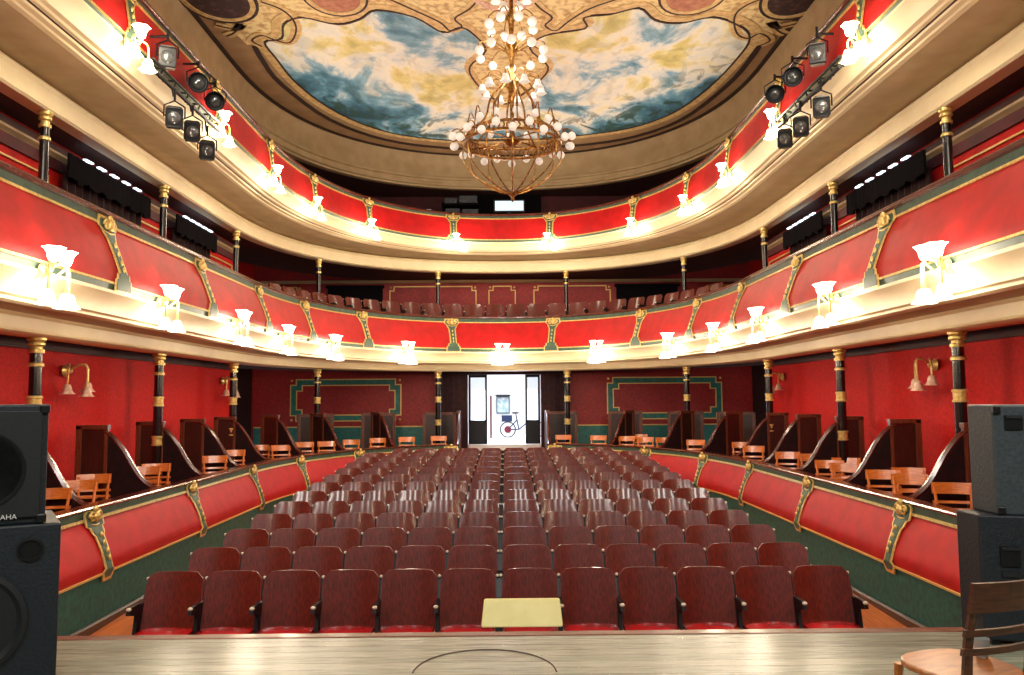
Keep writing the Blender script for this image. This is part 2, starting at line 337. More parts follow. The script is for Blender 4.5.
# painted decoration on the ceiling
def poly_plate(name, pts, h, th, m, label=None, cat=None):
    mb = MB(); k = len(pts)
    import bmesh
    vs = [(x, y, h+EYE) for x, y in pts]+[(x, y, h+EYE+th) for x, y in pts]
    fs = [tuple(range(k)), tuple(range(k, 2*k))]+[(i, (i+1) % k, (i+1) % k+k, i+k) for i in range(k)]
    o = mb.add(vs, fs).build(name, m)
    if label: tag(o, label, cat)
    return o
def smooth_path(pts, closed=False, n=5):
    out = []; k = len(pts)
    for i in range(k if closed else k-1):
        g = lambda j: Vector(pts[j % k]) if closed else Vector(pts[min(max(j, 0), k-1)])
        p0, p1, p2, p3 = g(i-1), g(i), g(i+1), g(i+2)
        for q in range(n):
            t = q/n; out.append(tuple(0.5*((2*p1)+(p2-p0)*t+(2*p0-5*p1+4*p2-p3)*t*t+(3*p1-p0-3*p2+p3)*t**3)))
    if not closed: out.append(tuple(pts[-1]))
    return out
def ribbon(mb, pts, wd, h, th, m=0, closed=False):
    k = len(pts); vs = []
    for i, p in enumerate(pts):
        a = Vector(pts[(i-1) % k] if (closed or i) else pts[0]); b = Vector(pts[(i+1) % k] if (closed or i < k-1) else pts[-1])
        d = (b-a).normalized() if (b-a).length > 1e-9 else Vector((1, 0)); n = Vector((-d.y, d.x))*wd/2
        for q in (n, -n):
            for z in (h, h+th): vs.append((p[0]+q.x, p[1]+q.y, z+EYE))
    fs = []
    for i in range(k if closed else k-1):
        a = i*4; b = ((i+1) % k)*4
        fs += [(a, b, b+2, a+2), (a+1, a+3, b+3, b+1), (a, a+1, b+1, b), (a+2, b+2, b+3, a+3)]
    if not closed: fs += [(0, 2, 3, 1), (4*k-4, 4*k-3, 4*k-1, 4*k-2)]
    mb.add(vs, fs, m)
PAINT = [(-4.51, 14.87), (-4.14, 14.7), (-3.94, 14.13), (-3.54, 13.87), (-2.96, 14.14), (-2.52, 13.95), (-2.17, 13.62), (-1.53, 13.86), (-1.06, 14.47), (-0.73, 14.27), (-0.5, 14.52), (-0.27, 15.25), (-0.62, 16.01), (-0.56, 16.73), (-0.23, 17.65), (0.11, 18.14), (0.45, 17.65), (0.86, 16.75), (1.0, 16.02), (0.6, 15.17), (0.87, 14.61), (1.6, 14.33), (1.54, 13.9), (1.99, 13.79), (2.48, 13.57), (2.85, 14.02), (3.31, 14.14), (3.86, 13.91), (4.44, 14.23), (4.81, 14.76), (4.83, 15.66), (4.64, 17.17), (4.15, 18.78), (3.27, 19.84), (2.07, 20.36), (1.03, 20.63), (0.11, 20.74), (-1.38, 20.72), (-2.88, 20.07), (-3.88, 18.69), (-4.4, 16.97), (-4.5, 15.59)]
PS = smooth_path(PAINT, True, 4)
FRESCO = thing('ceiling_fresco', (0, 0, 0), 0, 'large blue and yellow cloud painting on the ceiling in a scrolled gold frame', 'painting')
g_ = [(-5.3, 12.6), (-5.0, 14.2), (-4.9, 15.0), (-4.6, 14.98), (-4.45, 15.4), (-3.5, 15.6), (-1.5, 15.2), (-0.9, 16.6), (-0.4, 18.0), (0.11, 18.6), (0.6, 18.0), (1.2, 16.6), (1.8, 15.2), (3.6, 15.6), (4.75, 15.4), (4.9, 14.98), (5.2, 15.0), (5.2, 14.2), (5.6, 12.6)]
poly_plate('ornament_ground', g_, CH-0.012, 0.012, M_ornate).parent = FRESCO
o = poly_plate('painted_sky', PS, CH-0.025, 0.012, M_fresco); o.parent = FRESCO
mb = MB(); ribbon(mb, PS, 0.04, CH-0.036, 0.03, 0, True)
outer = [(p[0]+(0.11 if p[0] > 0 else -0.11)*abs(p[0])/4.8, p[1]+(0.14 if p[1] > 17 else -0.14)) for p in PS]
ribbon(mb, outer, 0.16, CH-0.03, 0.02, 1, True)
mb.build('gold_frame', [M_line, M_band], FRESCO)
FR2 = smooth_path([(-4.77, 15.08), (-4.81, 15.68), (-4.77, 16.97), (-4.2, 19.17), (-3.08, 20.7), (-1.54, 21.4), (0.11, 21.51), (1.61, 21.35), (3.25, 20.75), (4.45, 19.36), (5.02, 17.1), (5.12, 15.6), (5.1, 15.1)], False, 4)
mb = MB(); ribbon(mb, FR2, 0.10, CH-0.03, 0.03); mb.build('outer_line', M_line, FRESCO)
for ln in ([(-4.62, 15.04), (-4.73, 14.78), (-4.48, 14.57), (-4.27, 14.78), (-4.03, 14.87), (-3.78, 14.37), (-3.73, 13.91), (-3.85, 13.54), (-4.1, 13.3)],
           [(5.06, 15.11), (5.23, 14.85), (4.94, 14.55), (4.78, 14.76), (4.53, 14.59), (4.32, 14.11), (4.26, 13.73), (4.37, 13.44), (4.6, 13.2)],
           [(-1.9, 13.2), (-1.49, 13.62), (-1.08, 14.07), (-0.92, 14.39), (-0.69, 14.23), (-0.8, 13.92), (-0.51, 13.56), (-0.3, 13.1)],
           [(2.1, 13.2), (1.61, 13.57), (1.29, 14.01), (1.06, 14.41), (0.85, 14.2), (0.96, 13.9), (0.73, 13.56), (0.5, 13.1)],
           [(-5.2, 14.15), (-4.9, 14.3), (-4.7, 14.1), (-4.95, 14.45), (-5.15, 14.6)], [(5.5, 14.15), (5.2, 14.3), (5.0, 14.1), (5.25, 14.45), (5.45, 14.6)]):
    mb = MB(); sp_ = smooth_path(ln, False, 4); ribbon(mb, sp_, 0.20, CH-0.028, 0.014, 1); ribbon(mb, sp_, 0.035, CH-0.034, 0.02, 0); mb.build('scroll', [M_line, M_band], FRESCO)
for cx, cy, rx, ry, mm in ((-4.84, 13.2, 0.58, 0.75, M_dkmed), (5.17, 13.15, 0.55, 0.75, M_dkmed), (-2.8, 13.1, 0.48, 0.62, M_pink), (3.33, 13.1, 0.50, 0.62, M_pink)):
    e = [(cx+rx*math.cos(a), cy+ry*math.sin(a)) for a in [2*PI*i/28 for i in range(28)]]
    md = poly_plate('medallion', e, CH-0.03, 0.015, mm); md.parent = FRESCO
    mb = MB(); ribbon(mb, e, 0.09, CH-0.045, 0.03, 1, True); ribbon(mb, [(cx+(a-cx)*1.13, cy+(b-cy)*1.13) for a, b in e], 0.05, CH-0.04, 0.025, 0, True)
    mb.build('medallion_rim', [M_line, M_band], md)
e = [(0.11+0.6*math.cos(a), 12.75+0.85*math.sin(a)) for a in [2*PI*i/32 for i in range(32)]]
mb = MB(); ribbon(mb, e, 0.14, CH-0.045, 0.035, 0, True); ribbon(mb, [(0.11+(a-0.11)*0.7, 12.75+(b-12.75)*0.7) for a, b in e], 0.1, CH-0.04, 0.03, 0, True)
mb.build('ceiling_rose', M_off, FRESCO)
# dark painted line on the ceiling above the column line
mb = MB(); ribbon(mb, [tuple(cp(0.10, s)) for s in SS], 0.11, CH-0.02, 0.025); struct(mb.build('trim_10', M_line))

# ------------------------------------------------------------------ balconies and parapets
def bracket_proto(name, prof, h_top, h_bot, hw, parent):
    """local frame: X along the front, -Y into the hall; prof(h)->t ; origin at t=0 offset 0"""
    return None
def lerp_prof(tbl, h):
    for (t0, h0), (t1, h1) in zip(tbl, tbl[1:]):
        if min(h0, h1) <= h <= max(h0, h1):
            f = (h-h0)/(h1-h0) if h1 != h0 else 0
            f2 = f; return t0+(t1-t0)*f2
    return tbl[-1][0]
def make_bracket(tbl, h_top, h_bot, tref, foot=True):
    """returns list of (partname, mesh, material) built in a local frame whose origin is on offset tref at z=0"""
    wid = [(0, .15), (.05, .17), (.12, .17), (.14, .13), (.22, .10), (.3, .065), (.5, .06), (.7, .06), (.76, .065), (.765, .11), (.84, .115), (.85, .15), (1.0, .17)] if foot else [(0, .11), (.04, .16), (.22, .16), (.24, .11), (.33, .10), (.37, .065), (.6, .055), (.86, .05), (.89, .085), (.93, .09), (1.0, .06)]
    def strip(extra, off, m):
        mb = MB(); vs = []; N = len(wid)
        for v, hw in wid:
            h = h_top+(h_bot-h_top)*v + (extra if v == 0 else (-extra if v == 1 else 0)); t = lerp_prof(tbl, min(max(h, min(h_top, h_bot)), max(h_top, h_bot)))
            lean = 0.0
            for sx in (-1, 1):
                for dy in (0.01, off): vs.append((sx*(hw+extra)+lean, -(t-tref)-dy, h+EYE))
        fs = []
        for i in range(N-1):
            a = i*4; b = a+4
            fs += [(a+1, b+1, b+3, a+3), (a, a+2, b+2, b), (a, b, b+1, a+1), (a+2, a+3, b+3, b+2)]
        fs += [(0, 1, 3, 2), (4*N-4, 4*N-2, 4*N-1, 4*N-3)]
        return mb.add(vs, fs).mesh('x', m)
    parts = [('gold_border', strip(0.034, 0.024, M_gold), M_gold), ('green_inlay', strip(0, 0.030, M_green), M_green)]
    mb = MB(); h0 = h_top-0.09*abs(h_bot-h_top); t = lerp_prof(tbl, h0); y = -(t-tref)-0.045
    for sx in (-1, 1):
        pts = [(sx*(0.075+0.06*math.cos(a)*(1-i/26)), y-0.012, h0+EYE+0.062*math.sin(a)*(1-i/26)) for i, a in enumerate([PI*2*i/14 for i in range(22)])]
        mb.tube(pts, 0.016, 5)
    mb.ball((0, y-0.02, h0+EYE), (0.05, 0.04, 0.06)); mb.ball((0, y-0.01, h0+EYE+0.085), (0.035, 0.03, 0.04)); mb.tube([(-0.13, y, h0+EYE-0.075), (0, y-0.02, h0+EYE-0.095), (0.13, y, h0+EYE-0.075)], 0.012, 5)
    for v in (0.36, 0.48, 0.6, 0.7):
        h = h_top+(h_bot-h_top)*v; t = lerp_prof(tbl, h); mb.ball((0, -(t-tref)-0.04, h+EYE), (0.022, 0.02, 0.035), 6, 4)
    parts.append(('gold_scroll', mb.mesh('gold_scroll', M_gold, True), M_gold))
    return parts
def add_brackets(root, tbl, h_top, h_bot, tref, slist, foot=True):
    pr = make_bracket(tbl, h_top, h_bot, tref, foot)
    for s in slist:
        p, rz = frame(tref, s)
        b = None
        for i, (nm, me, mm) in enumerate(pr):
            o = bpy.data.objects.new('bracket' if i == 0 else nm, me); COL.objects.link(o)
            if i == 0: b = o; o.parent = root; o.location = (p.x, p.y, 0); o.rotation_euler = (0, 0, rz)
            else: o.parent = b
def panels(root, tbl, h_top, h_bot, edges, th=0.05):
    hs = [h_top+(h_bot-h_top)*i/7 for i in range(8)]
    for a, b in zip(edges, edges[1:]):
        pr = [(lerp_prof(tbl, h), h) for h in hs]
        loft(MB(), pr+[(t-th, h) for t, h in pr[::-1]], a, b).build('front_panel', M_panel, root, smooth=True, ang=50)

def tier(name, label, dz, rail, redt, redb, gb, tbl, cornice, cove, band, slab):
    root = thing(name, (0, 0, 0), 0, label, 'balcony', None, 'structure')
    th, tr = tbl[0][1], tbl[0][0]
    # handrail
    pr = [(tr-0.14, rail), (tr+0.03, rail), (tr+0.05, rail-0.02), (tr+0.05, rail-0.05), (tr+0.02, rail-0.065), (tr-0.14, rail-0.065)]
    loft(MB(), pr).build('handrail', M_rail, root, smooth=True, ang=35)
    loft(MB(), [(tr+0.005, rail-0.065), (tr+0.012, redt+0.012), (tr-0.10, redt+0.012), (tr-0.10, rail-0.065)]).build('upper_green_band', M_green, root)
    t1 = lerp_prof(tbl, redt); loft(MB(), [(t1-0.02, redt+0.014), (t1+0.02, redt+0.014), (t1+0.022, redt-0.012), (t1-0.02, redt-0.012)]).build('gold_bead', M_gold, root)
    panels(root, tbl, redt, redb, [-2]+BRS+[2])
    t2 = lerp_prof(tbl, redb)
    loft(MB(), [(t2-0.02, redb+0.012), (t2+0.018, redb+0.012), (t2+0.018, redb-0.012), (t2-0.02, redb-0.012)]).build('gold_bead', M_gold, root)
    loft(MB(), [(t2, redb-0.01), (t2-0.01, gb), (t2-0.12, gb), (t2-0.12, redb-0.01)]).build('lower_green_band', M_green, root)
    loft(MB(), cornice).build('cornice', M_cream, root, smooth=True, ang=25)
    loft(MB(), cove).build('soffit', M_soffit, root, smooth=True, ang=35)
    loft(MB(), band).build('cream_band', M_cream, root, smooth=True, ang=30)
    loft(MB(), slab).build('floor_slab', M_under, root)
    add_brackets(root, tbl, redt+0.06, redb-0.07, 1.0, BRS)
    return root
# middle balcony
T2 = [(1.0, 2.15), (1.0, 2.04), (1.03, 1.95), (1.09, 1.8), (1.17, 1.6), (1.22, 1.45), (1.22, 1.33), (1.22, 1.2)]
tier('middle_balcony', 'middle horseshoe balcony with salmon red panels above the lowest row of lit lamps', 0, 2.205, 2.04, 1.33, 1.245, T2,
     [(1.21, 1.245), (1.24, 1.245), (1.24, 1.21), (1.18, 1.17), (1.13, 1.10), (1.10, 1.03), (1.10, 1.0), (1.05, 0.985), (1.05, 0.955), (0.98, 0.94), (0.9, 0.95), (0.9, 1.245)],
     [(1.0, 0.975), (0.3, 0.985), (0.3, 1.04), (1.0, 1.04)],
     [(0.33, 0.985), (0.30, 0.96), (0.27, 0.95), (0.25, 0.82), (0.27, 0.79), (0.24, 0.775), (-0.12, 0.775), (-0.12, 0.985)],
     [(0.95, 1.05), (-1.6, 1.05), (-1.6, 0.80), (-0.10, 0.80), (-0.10, 0.99), (0.95, 0.99)])
# upper balcony
T3 = [(1.17, 4.9), (1.17, 4.82), (1.19, 4.7), (1.22, 4.5), (1.24, 4.35), (1.24, 4.24), (1.22, 4.1)]
tier('upper_balcony', 'upper horseshoe balcony with red panels under the painted ceiling', 0, 4.955, 4.82, 4.24, 4.175, T3,
     [(1.20, 4.175), (1.25, 4.175), (1.25, 4.14), (1.19, 4.11), (1.13, 4.05), (1.08, 3.98), (1.02, 3.975), (1.0, 3.955), (0.93, 3.955), (0.91, 3.93), (0.84, 3.93), (0.82, 3.915), (0.75, 3.915), (0.75, 4.175)],
     [(0.80, 3.925), (0.6, 3.90), (0.45, 3.89), (0.3, 3.91), (0.05, 3.90), (-0.02, 3.85), (-0.02, 4.0), (0.80, 4.0)],
     [(0.07, 3.87), (0.09, 3.84), (0.06, 3.80), (0.06, 3.60), (0.09, 3.57), (0.06, 3.545), (-0.14, 3.545), (-0.14, 3.87)],
     [(0.95, 4.05), (-1.6, 4.05), (-1.6, 3.47), (-0.12, 3.56), (-0.12, 3.95), (0.95, 3.95)])
# parapet in front of the ground boxes, two halves left and right of the passage
T1 = [(0.95, -1.20), (0.95, -1.31), (1.02, -1.45), (1.09, -1.62), (1.15, -1.77), (1.16, -1.86), (1.13, -1.94)]
for sg, lab in ((-1, 'left'), (1, 'right')):
    root = thing('box_parapet', (0, 0, 0), 0, 'curved red and dark green parapet in front of the ground floor boxes, %s of the central door' % lab, 'parapet', None, 'structure')
    def seg(pr, nm, m, **k):
        a, b = (-2, -0.142) if sg < 0 else (0.142, 2); return loft(MB(), pr, a, b).build(nm, m, root, **k)
    seg([(0.78, -1.175), (0.97, -1.175), (0.985, -1.19), (0.97, -1.215), (0.78, -1.215)], 'handrail', M_rail)
    seg([(0.955, -1.215), (0.955, -1.30), (0.87, -1.30), (0.87, -1.215)], 'upper_green_band', M_green)
    seg([(0.94, -1.295), (0.975, -1.295), (0.98, -1.325), (0.94, -1.325)], 'gold_bead', M_gold)
    ed = [sg*0.142]+[sg*x for x in BR]+[sg*2]; ed = sorted(ed)
    panels(root, T1, -1.31, -1.9, ed)
    seg([(1.08, -1.885), (1.165, -1.885), (1.165, -1.907), (1.08, -1.907)], 'gold_bead', M_goldp)
    seg([(1.12, -1.90), (1.12, -2.6), (0.85, -2.6), (0.85, -1.3), (0.88, -1.3)], 'green_skirting', M_skirt)
    seg([(1.17, -2.6), (1.17, -2.40), (1.14, -2.385), (1.11, -2.385), (1.11, -2.6)], 'base_board', M_darkwood)
    add_brackets(root, T1, -1.22, -1.95, 1.0, [sg*x for x in BR], False)

# ------------------------------------------------------------------ columns
def column(name, h0, h1, r, rings, label):
    root = thing(name, (0, 0, 0), 0, label, 'column')
    mb = MB().lathe([(r*1.5, h0+EYE), (r*1.5, h0+0.08+EYE), (r, h0+0.12+EYE), (r*0.98, (h0+h1)/2+EYE), (r*0.92, h1-0.2+EYE)], n=14); mb.build('shaft', M_black, root, smooth=True)
    q = h1+EYE
    mb = MB().lathe([(r*0.95, q-0.36), (r*1.2, q-0.355), (r*1.2, q-0.325), (r*0.92, q-0.31), (r*0.92, q-0.2), (r*1.22, q-0.195), (r*1.22, q-0.16), (r*0.9, q-0.15), (r*0.9, q-0.12), (r*1.3, q-0.10), (r*1.3, q-0.075), (r*1.05, q-0.065), (r*1.45, q-0.04), (r*1.45, q-0.02), (r*1.5, q-0.02), (r*1.5, q)], n=14); mb.build('capital', M_gold, root, smooth=True)
    for hh in rings:
        z = hh+EYE; MB().lathe([(r*0.98, z-0.08), (r*1.2, z-0.075), (r*1.2, z-0.055), (r*1.05, z-0.045), (r*1.07, z+0.04), (r*1.22, z+0.05), (r*1.22, z+0.07), (r*0.98, z+0.08)], n=14).build('collar', M_gold, root, smooth=True)
    return root
CS = [0.175, 0.60, 0.965, 1.24, 1.51, 1.80]
CSA = [-x for x in CS[::-1]]+[x for x in CS]
pl = column('column', FB, 0.785, 0.074, [0.0, -0.63], 'x'); pu = column('column', 1.05, 3.55, 0.058, [1.75], 'x')
nth = ['sixth from the central door', 'fifth from the central door', 'fourth from the central door', 'third from the central door', 'second from the central door', 'next to the central door']
for i, s in enumerate(CSA):
    p = cp(0.0, s); side = 'left' if s < 0 else 'right'; k = i if s < 0 else 11-i
    place(pl, i == 0, (p.x, p.y, 0), 0, 'black iron column with gold rings in the %s ground boxes, %s' % (side, nth[k]), 'columns of the ground boxes')
    place(pu, i == 0, (p.x, p.y, 0), 0, 'slim black column on the middle balcony, %s side, %s' % (side, nth[k].replace('next to the central door', 'closest to the middle').replace('the central door', 'the middle')), 'columns of the middle balcony')

# ------------------------------------------------------------------ lit sconces
def shade_mesh(R, Lh, mt, name='lamp_shade'):
    mb = MB().lathe([(0.012, 0), (R*0.45, -Lh*0.08), (R*0.62, -Lh*0.35), (R*0.66, -Lh*0.6), (R*0.85, -Lh*0.85), (R*1.08, -Lh)], n=18, scal=0.12, lobes=6)
    mb.ball((0, 0, -Lh*0.5), R*0.42, 8, 5)
    return mb.mesh(name, mt, True)
def add_shade(root, me, loc, tilt=(0, 0, 0), sc=1.0, nm='lamp_shade'):
    o = bpy.data.objects.new(nm, me); COL.objects.link(o); o.parent = root; o.location = loc; o.rotation_euler = tilt; o.scale = (sc,)*3; return o
SH = shade_mesh(0.088, 0.14, M_shade); SHO = shade_mesh(0.075, 0.12, M_off)
def sconce(name, arms, me, label, power, low=-0.38):
    root = thing(name, (0, 0, 0), 0, label, 'wall lamp')
    mb = MB().lathe([(0.0, 0.0), (0.05, 0.005), (0.075, 0.02), (0.05, 0.05), (0.03, 0.06), (0.0, 0.065)], n=12, axis=Matrix.Rotation(PI/2, 3, 'X')); mb.ball((0, -0.08, 0), 0.03)
    mb.build('backplate', M_gold, root, smooth=True)
    for (x, y, z, up) in arms:
        dirn = 1 if up else -1
        if up: pts = [(0, -0.06, 0), (x*0.4, y*0.6, z*0.2-0.06), (x*0.9, y, z*0.5), (x, y, z)]
        else: pts = [(0, -0.06, 0), (x*0.4, y*0.6-0.02, 0.07), (x*0.9, y, 0.05), (x, y, z)]
        MB().tube(smooth_path([tuple(q) for q in pts], False, 4), 0.011, 5).build('arm', M_gold, root, smooth=True)
        add_shade(root, me, (x, y, z), (PI if up else 0, 0, 0) if True else (0, 0, 0))
    if power:
        lamp('sconce_bulb', 'POINT', (0, -0.30, 0.0), power*0.6, LAMP_COL, 0.09, parent=root); lamp('sconce_bulb', 'POINT', (0, -0.32, low), power*0.4, LAMP_COL, 0.09, parent=root)
    return root
A5 = [(-0.18, -0.18, -0.20, 0), (0.18, -0.18, -0.20, 0), (0.0, -0.25, -0.22, 0), (-0.10, -0.18, 0.07, 1), (0.11, -0.18, 0.06, 1)]
LT = [0.165, 0.53, 0.79, 1.0, 1.25, 1.50, 1.77]
A3 = [(-0.12, -0.16, -0.05, 0), (0.20, -0.18, -0.10, 0), (0.0, -0.18, 0.06, 1)]
ps = sconce('balcony_sconce', A5, SH, 'x', LAMP_W)
LS = [0.0, 0.365, 0.69, 0.925, 1.15, 1.40, 1.63, 1.85]; LSA = [-x for x in LS[:0:-1]]+LS
for i, s in enumerate(LSA):
    p, rz = frame(1.22, s)
    k = 7-abs(i-7); lab = ('lit five shade brass sconce on the middle balcony front, at its centre above the door' if i == 7 else
                         'lit five shade brass sconce on the middle balcony front, %s from centre on the %s' % (ORD[abs(i-7)-1], 'left' if i < 7 else 'right'))
    place(ps, i == 0, (p.x, p.y, 1.24+EYE), rz, lab, 'sconces on the middle balcony front')
ps = sconce('balcony_sconce', A3, SH, 'x', LAMP_W*0.8, -0.26)
for i, s in enumerate([-x for x in LT[::-1]]+LT):
    p, rz = frame(1.25, s)
    k = i if i < 7 else 13-i
    place(ps, i == 0, (p.x, p.y, 4.13+EYE), rz, 'lit three shade brass sconce under the upper balcony front, %s from centre on the %s' % (ORD[6-k], 'left' if i < 7 else 'right'), 'sconces on the upper balcony front')
# unlit wall sconces in the boxes
AW = [(-0.20, -0.16, -0.16, 0), (0.22, -0.18, -0.13, 0), (0.05, -0.26, -0.19, 0)]
pw = sconce('wall_sconce', AW, SHO, 'x', 0); pw.scale = (1.15,)*3
for i, (sg, y) in enumerate(((-1, 11.05), (-1, 17.2), (1, 10.95), (1, 17.0))):
    place(pw, i == 0, (sg*6.03, y, 0.43+EYE), sg*-PI/2 if sg > 0 else PI/2, 'unlit sconce with pale tulip shades on the red %s wall, %s from the stage' % ('left' if sg < 0 else 'right', ORD[i % 2]), 'unlit wall sconces')

# ------------------------------------------------------------------ stalls seats
def seat_meshes():
    mb = MB(); nx, nz = 10, 8; vs = []
    def sp(u, v, side):
        x = u*0.262; a = abs(u); z0 = 0.43; zt = 0.905-(0.055*max(0, (a-0.72)/0.28)**2.0); zz = z0+(zt-z0)*v
        x *= 1-0.05*v-(0.07 if v > 0.86 else 0)*0.0
        y = 0.13*v-0.055*u*u+(0.016 if side else 0); return (x, y, zz)
    for side in (0, 1):
        for j in range(nz+1):
            for i in range(nx+1): vs.append(sp(-1+2*i/nx, j/nz, side))
    fs = []; o = (nx+1)*(nz+1)
    for j in range(nz):
        for i in range(nx):
            a = j*(nx+1)+i; fs.append((a, a+1, a+nx+2, a+nx+1)); fs.append((a+o, a+o+nx+1, a+o+nx+2, a+o+1))
    for i in range(nx):
        fs.append((i, i+o, i+1+o, i+1)); a = nz*(nx+1)+i; fs.append((a, a+1, a+1+o, a+o))
    for j in range(nz):
        a = j*(nx+1); b = a+nx+1; fs.append((a, b, b+o, a+o)); a += nx; b += nx; fs.append((a, a+o, b+o, b))
    back = mb.add(vs, fs)
    pad = MB(); rows = []
    for j in range(7):
        for i in range(9):
            u = -1+2*i/8; v = j/6; x = u*0.235*(1-0.05*v); y = -0.03-0.40*v
            z = 0.44+0.035*(1-abs(u)**4)*(1-abs(2*v-1)**4); rows.append((x, y, z))
    fs = [(j*9+i, j*9+i+1, j*9+i+10, j*9+i+9) for j in range(6) for i in range(8)]
    k = len(rows); rows += [(x, y, 0.405) for x, y, z in rows]; fs += [tuple(q+k for q in f[::-1]) for f in fs]
    bd = [i for i in range(9)]+[j*9+8 for j in range(1, 7)]+[54+i for i in range(7, -1, -1)]+[j*9 for j in range(5, 0, -1)]
    fs += [(bd[i], bd[(i+1) % len(bd)], bd[(i+1) % len(bd)]+k, bd[i]+k) for i in range(len(bd))]
    pad.add(rows, fs)
    st = MB(); ol = [(-0.30, 0), (-0.22, 0), (-0.16, 0.10), (-0.02, 0.12), (0.06, 0.0), (0.16, 0.0), (0.07, 0.2), (0.06, 0.45), (0.10, 0.60), (0.17, 0.80), (0.14, 0.83), (0.06, 0.66), (-0.06, 0.655), (-0.25, 0.645), (-0.26, 0.61), (-0.10, 0.57), (-0.14, 0.40), (-0.20, 0.2)]
    st.prism(ol, lambda a, b, q: (0.016 if q else -0.016, a, b)); st.ball((0, 0.13, 0.835), 0.017, 6, 4)
    arm = MB().box((0, -0.14, 0.658), (0.034, 0.18, 0.018)); arm.ball((0, -0.235, 0.657), (0.024, 0.022, 0.016), 8, 4, 1); knob = MB().ball((0, 0.125, 0.842), 0.016, 6, 4)
    for q in (back, pad, st, arm, knob): q.v = [(x, y, z+(0.08 if z > 0.02 else 0)) for x, y, z in q.v]
    return back, pad, st, arm, knob
bk, pad, st, arm, knob = seat_meshes()
proto = thing('theatre_seat', (0, 0, 0), 0, 'x', 'seat')
o = bk.build('backrest', M_seat, proto, smooth=True, ang=60); o = pad.build('seat_pad', M_pad, proto, smooth=True, ang=50)
sd = st.build('side_standard', M_iron, proto, smooth=False); sd.location = (-0.265, 0, 0); am = arm.build('armrest', [M_iron, mat('pale_tip', rgb(206, 200, 180), 0.35)], sd); kb = knob.build('knob', MATS['pale_tip'], sd)  # armrest tips and knobs share one pale cream
PITCH = 0.53
rows = []
for r in range(13):
    y = 7.2+1.0*r
    xs = [(-6+j+0.5)*PITCH+(-0.015 if j < 6 else 0.015) for j in range(12)]
    keep = []
    for x in xs:
        # stay inside the curved parapet
        s_ = None; ok = True
        for q in range(0, 201):
            c = cp(1.2, q/100*1.0)
            if abs(c.y-y) < 0.12 and y > 14: ok = abs(x)+0.36 < c.x; break
        if y > 14 and not ok: continue
        keep.append(x)
    rows.append((y, keep))
first = True
for r, (y, keep) in enumerate(rows):
    for j, x in enumerate(keep):
        o = place(proto, first, (x, y+0.10, fh(y)+EYE), random.uniform(-0.012, 0.012), '%s plywood stalls seat, %s row from the stage, %s from the left' % ('plum brown', ORD[r], ORD[j]), 'stalls seats'); first = False
        if j == len(keep)-1 or (j+1 < len(keep) and keep[j+1]-x > PITCH+0.02):
            e = sd.copy(); COL.objects.link(e); e.parent = o; e.location = (0.265, 0, 0); e2 = am.copy(); COL.objects.link(e2); e2.parent = e; e3 = kb.copy(); COL.objects.link(e3); e3.parent = e
# balcony seats behind the middle rail
k = 0; s = -0.80; bs = []
while s < 0.80:
    p, rz = frame(0.30, s)
    if not bs or (p-bs[-1][0]).length >= 0.56: bs.append((p, rz))
    s += 0.004
for i, (p, rz) in enumerate(bs):
    place(proto, False, (p.x, p.y, 2.64-0.985+EYE), rz, 'brown plywood seat behind the middle balcony rail, %s from the left end' % (ORD[i] if i < 24 else 'far'), 'middle balcony seats')
print('balcony seats', len(bs), 'rows', [len(q[1]) for q in rows])
loft(MB(), [(0.82, 2.64-0.985-0.005), (-0.6, 2.64-0.985-0.005), (-0.6, 1.06), (0.82, 1.06)], -0.84, 0.84).build('seating_step', M_darkwood)['kind'] = 'structure'

# ------------------------------------------------------------------ box dividers and chairs
def divider(curve=True):
    root = thing('box_divider', (0, 0, 0), 0, 'x', 'partition')
    W = 1.16; Hh = 1.5
    top = [(0.0, 0.66)]
    for u, q in ((0.04, .01), (0.10, .04), (0.17, .11), (0.24, .21), (0.30, .33), (0.36, .47), (0.42, .61), (0.49, .74), (0.56, .85), (0.64, .93), (0.73, .98), (0.83, 1.0)): top.append((u*W, 0.66+(Hh-0.66)*q))
    top += [(W, Hh)]
    ol = [(0, 0)]+top+[(W, 0)]
    MB().prism(ol, lambda a, b, q: (0.02 if q else -0.02, a, b)).build('panel', M_curtain, root)
    MB().tube([(0, a, b) for a, b in top], 0.036, 6).build('curved_rail', M_rail, root, smooth=True)
    fm = MB()
    for x in (-0.30, 0.0): pass
    fm.box((0, W-0.05, Hh/2+0.02), (0.10, 0.08, Hh+0.04)); fm.box((0, W-0.42, Hh/2), (0.06, 0.05, Hh)); fm.box((0, W-0.23, Hh+0.02), (0.10, 0.44, 0.06)); 
    fm.box((0, W-0.23, Hh/2), (0.05, 0.36, Hh), 1)
    fm.build('back_frame', [M_framewood, M_darkwood], root, bevel=0.005)
    return root
dv = divider()
DV = [('side', y) for y in (7.6, 9.4, 11.2, 13.0, 14.75, 16.45)]
cnt = 0; first = True
for sg in (-1, 1):
    for k, (_, y) in enumerate(DV):
        x = sg*4.74; side = 'left' if sg < 0 else 'right'
        place(dv, first, (x, y, FB+EYE), (PI/2 if sg < 0 else -PI/2), 'dark divider with an arched top rail between %s side boxes, %s from the rear corner' % (side, ORD[5-k]), 'box dividers'); first = False
    for k, s in enumerate((0.72, 0.555, 0.363)):
        p, rz = frame(0.80, sg*s)
        place(dv, False, (p.x, p.y, FB+EYE), rz, 'dark divider with an arched top rail between %s rear boxes, %s from the side wall' % (side, ORD[k]), 'box dividers')
    p = cp(0.82, sg*0.145)
    place(dv, False, (p.x, p.y, FB+EYE), 0, 'dark arched divider beside the central passage, on its %s' % side, 'box dividers')
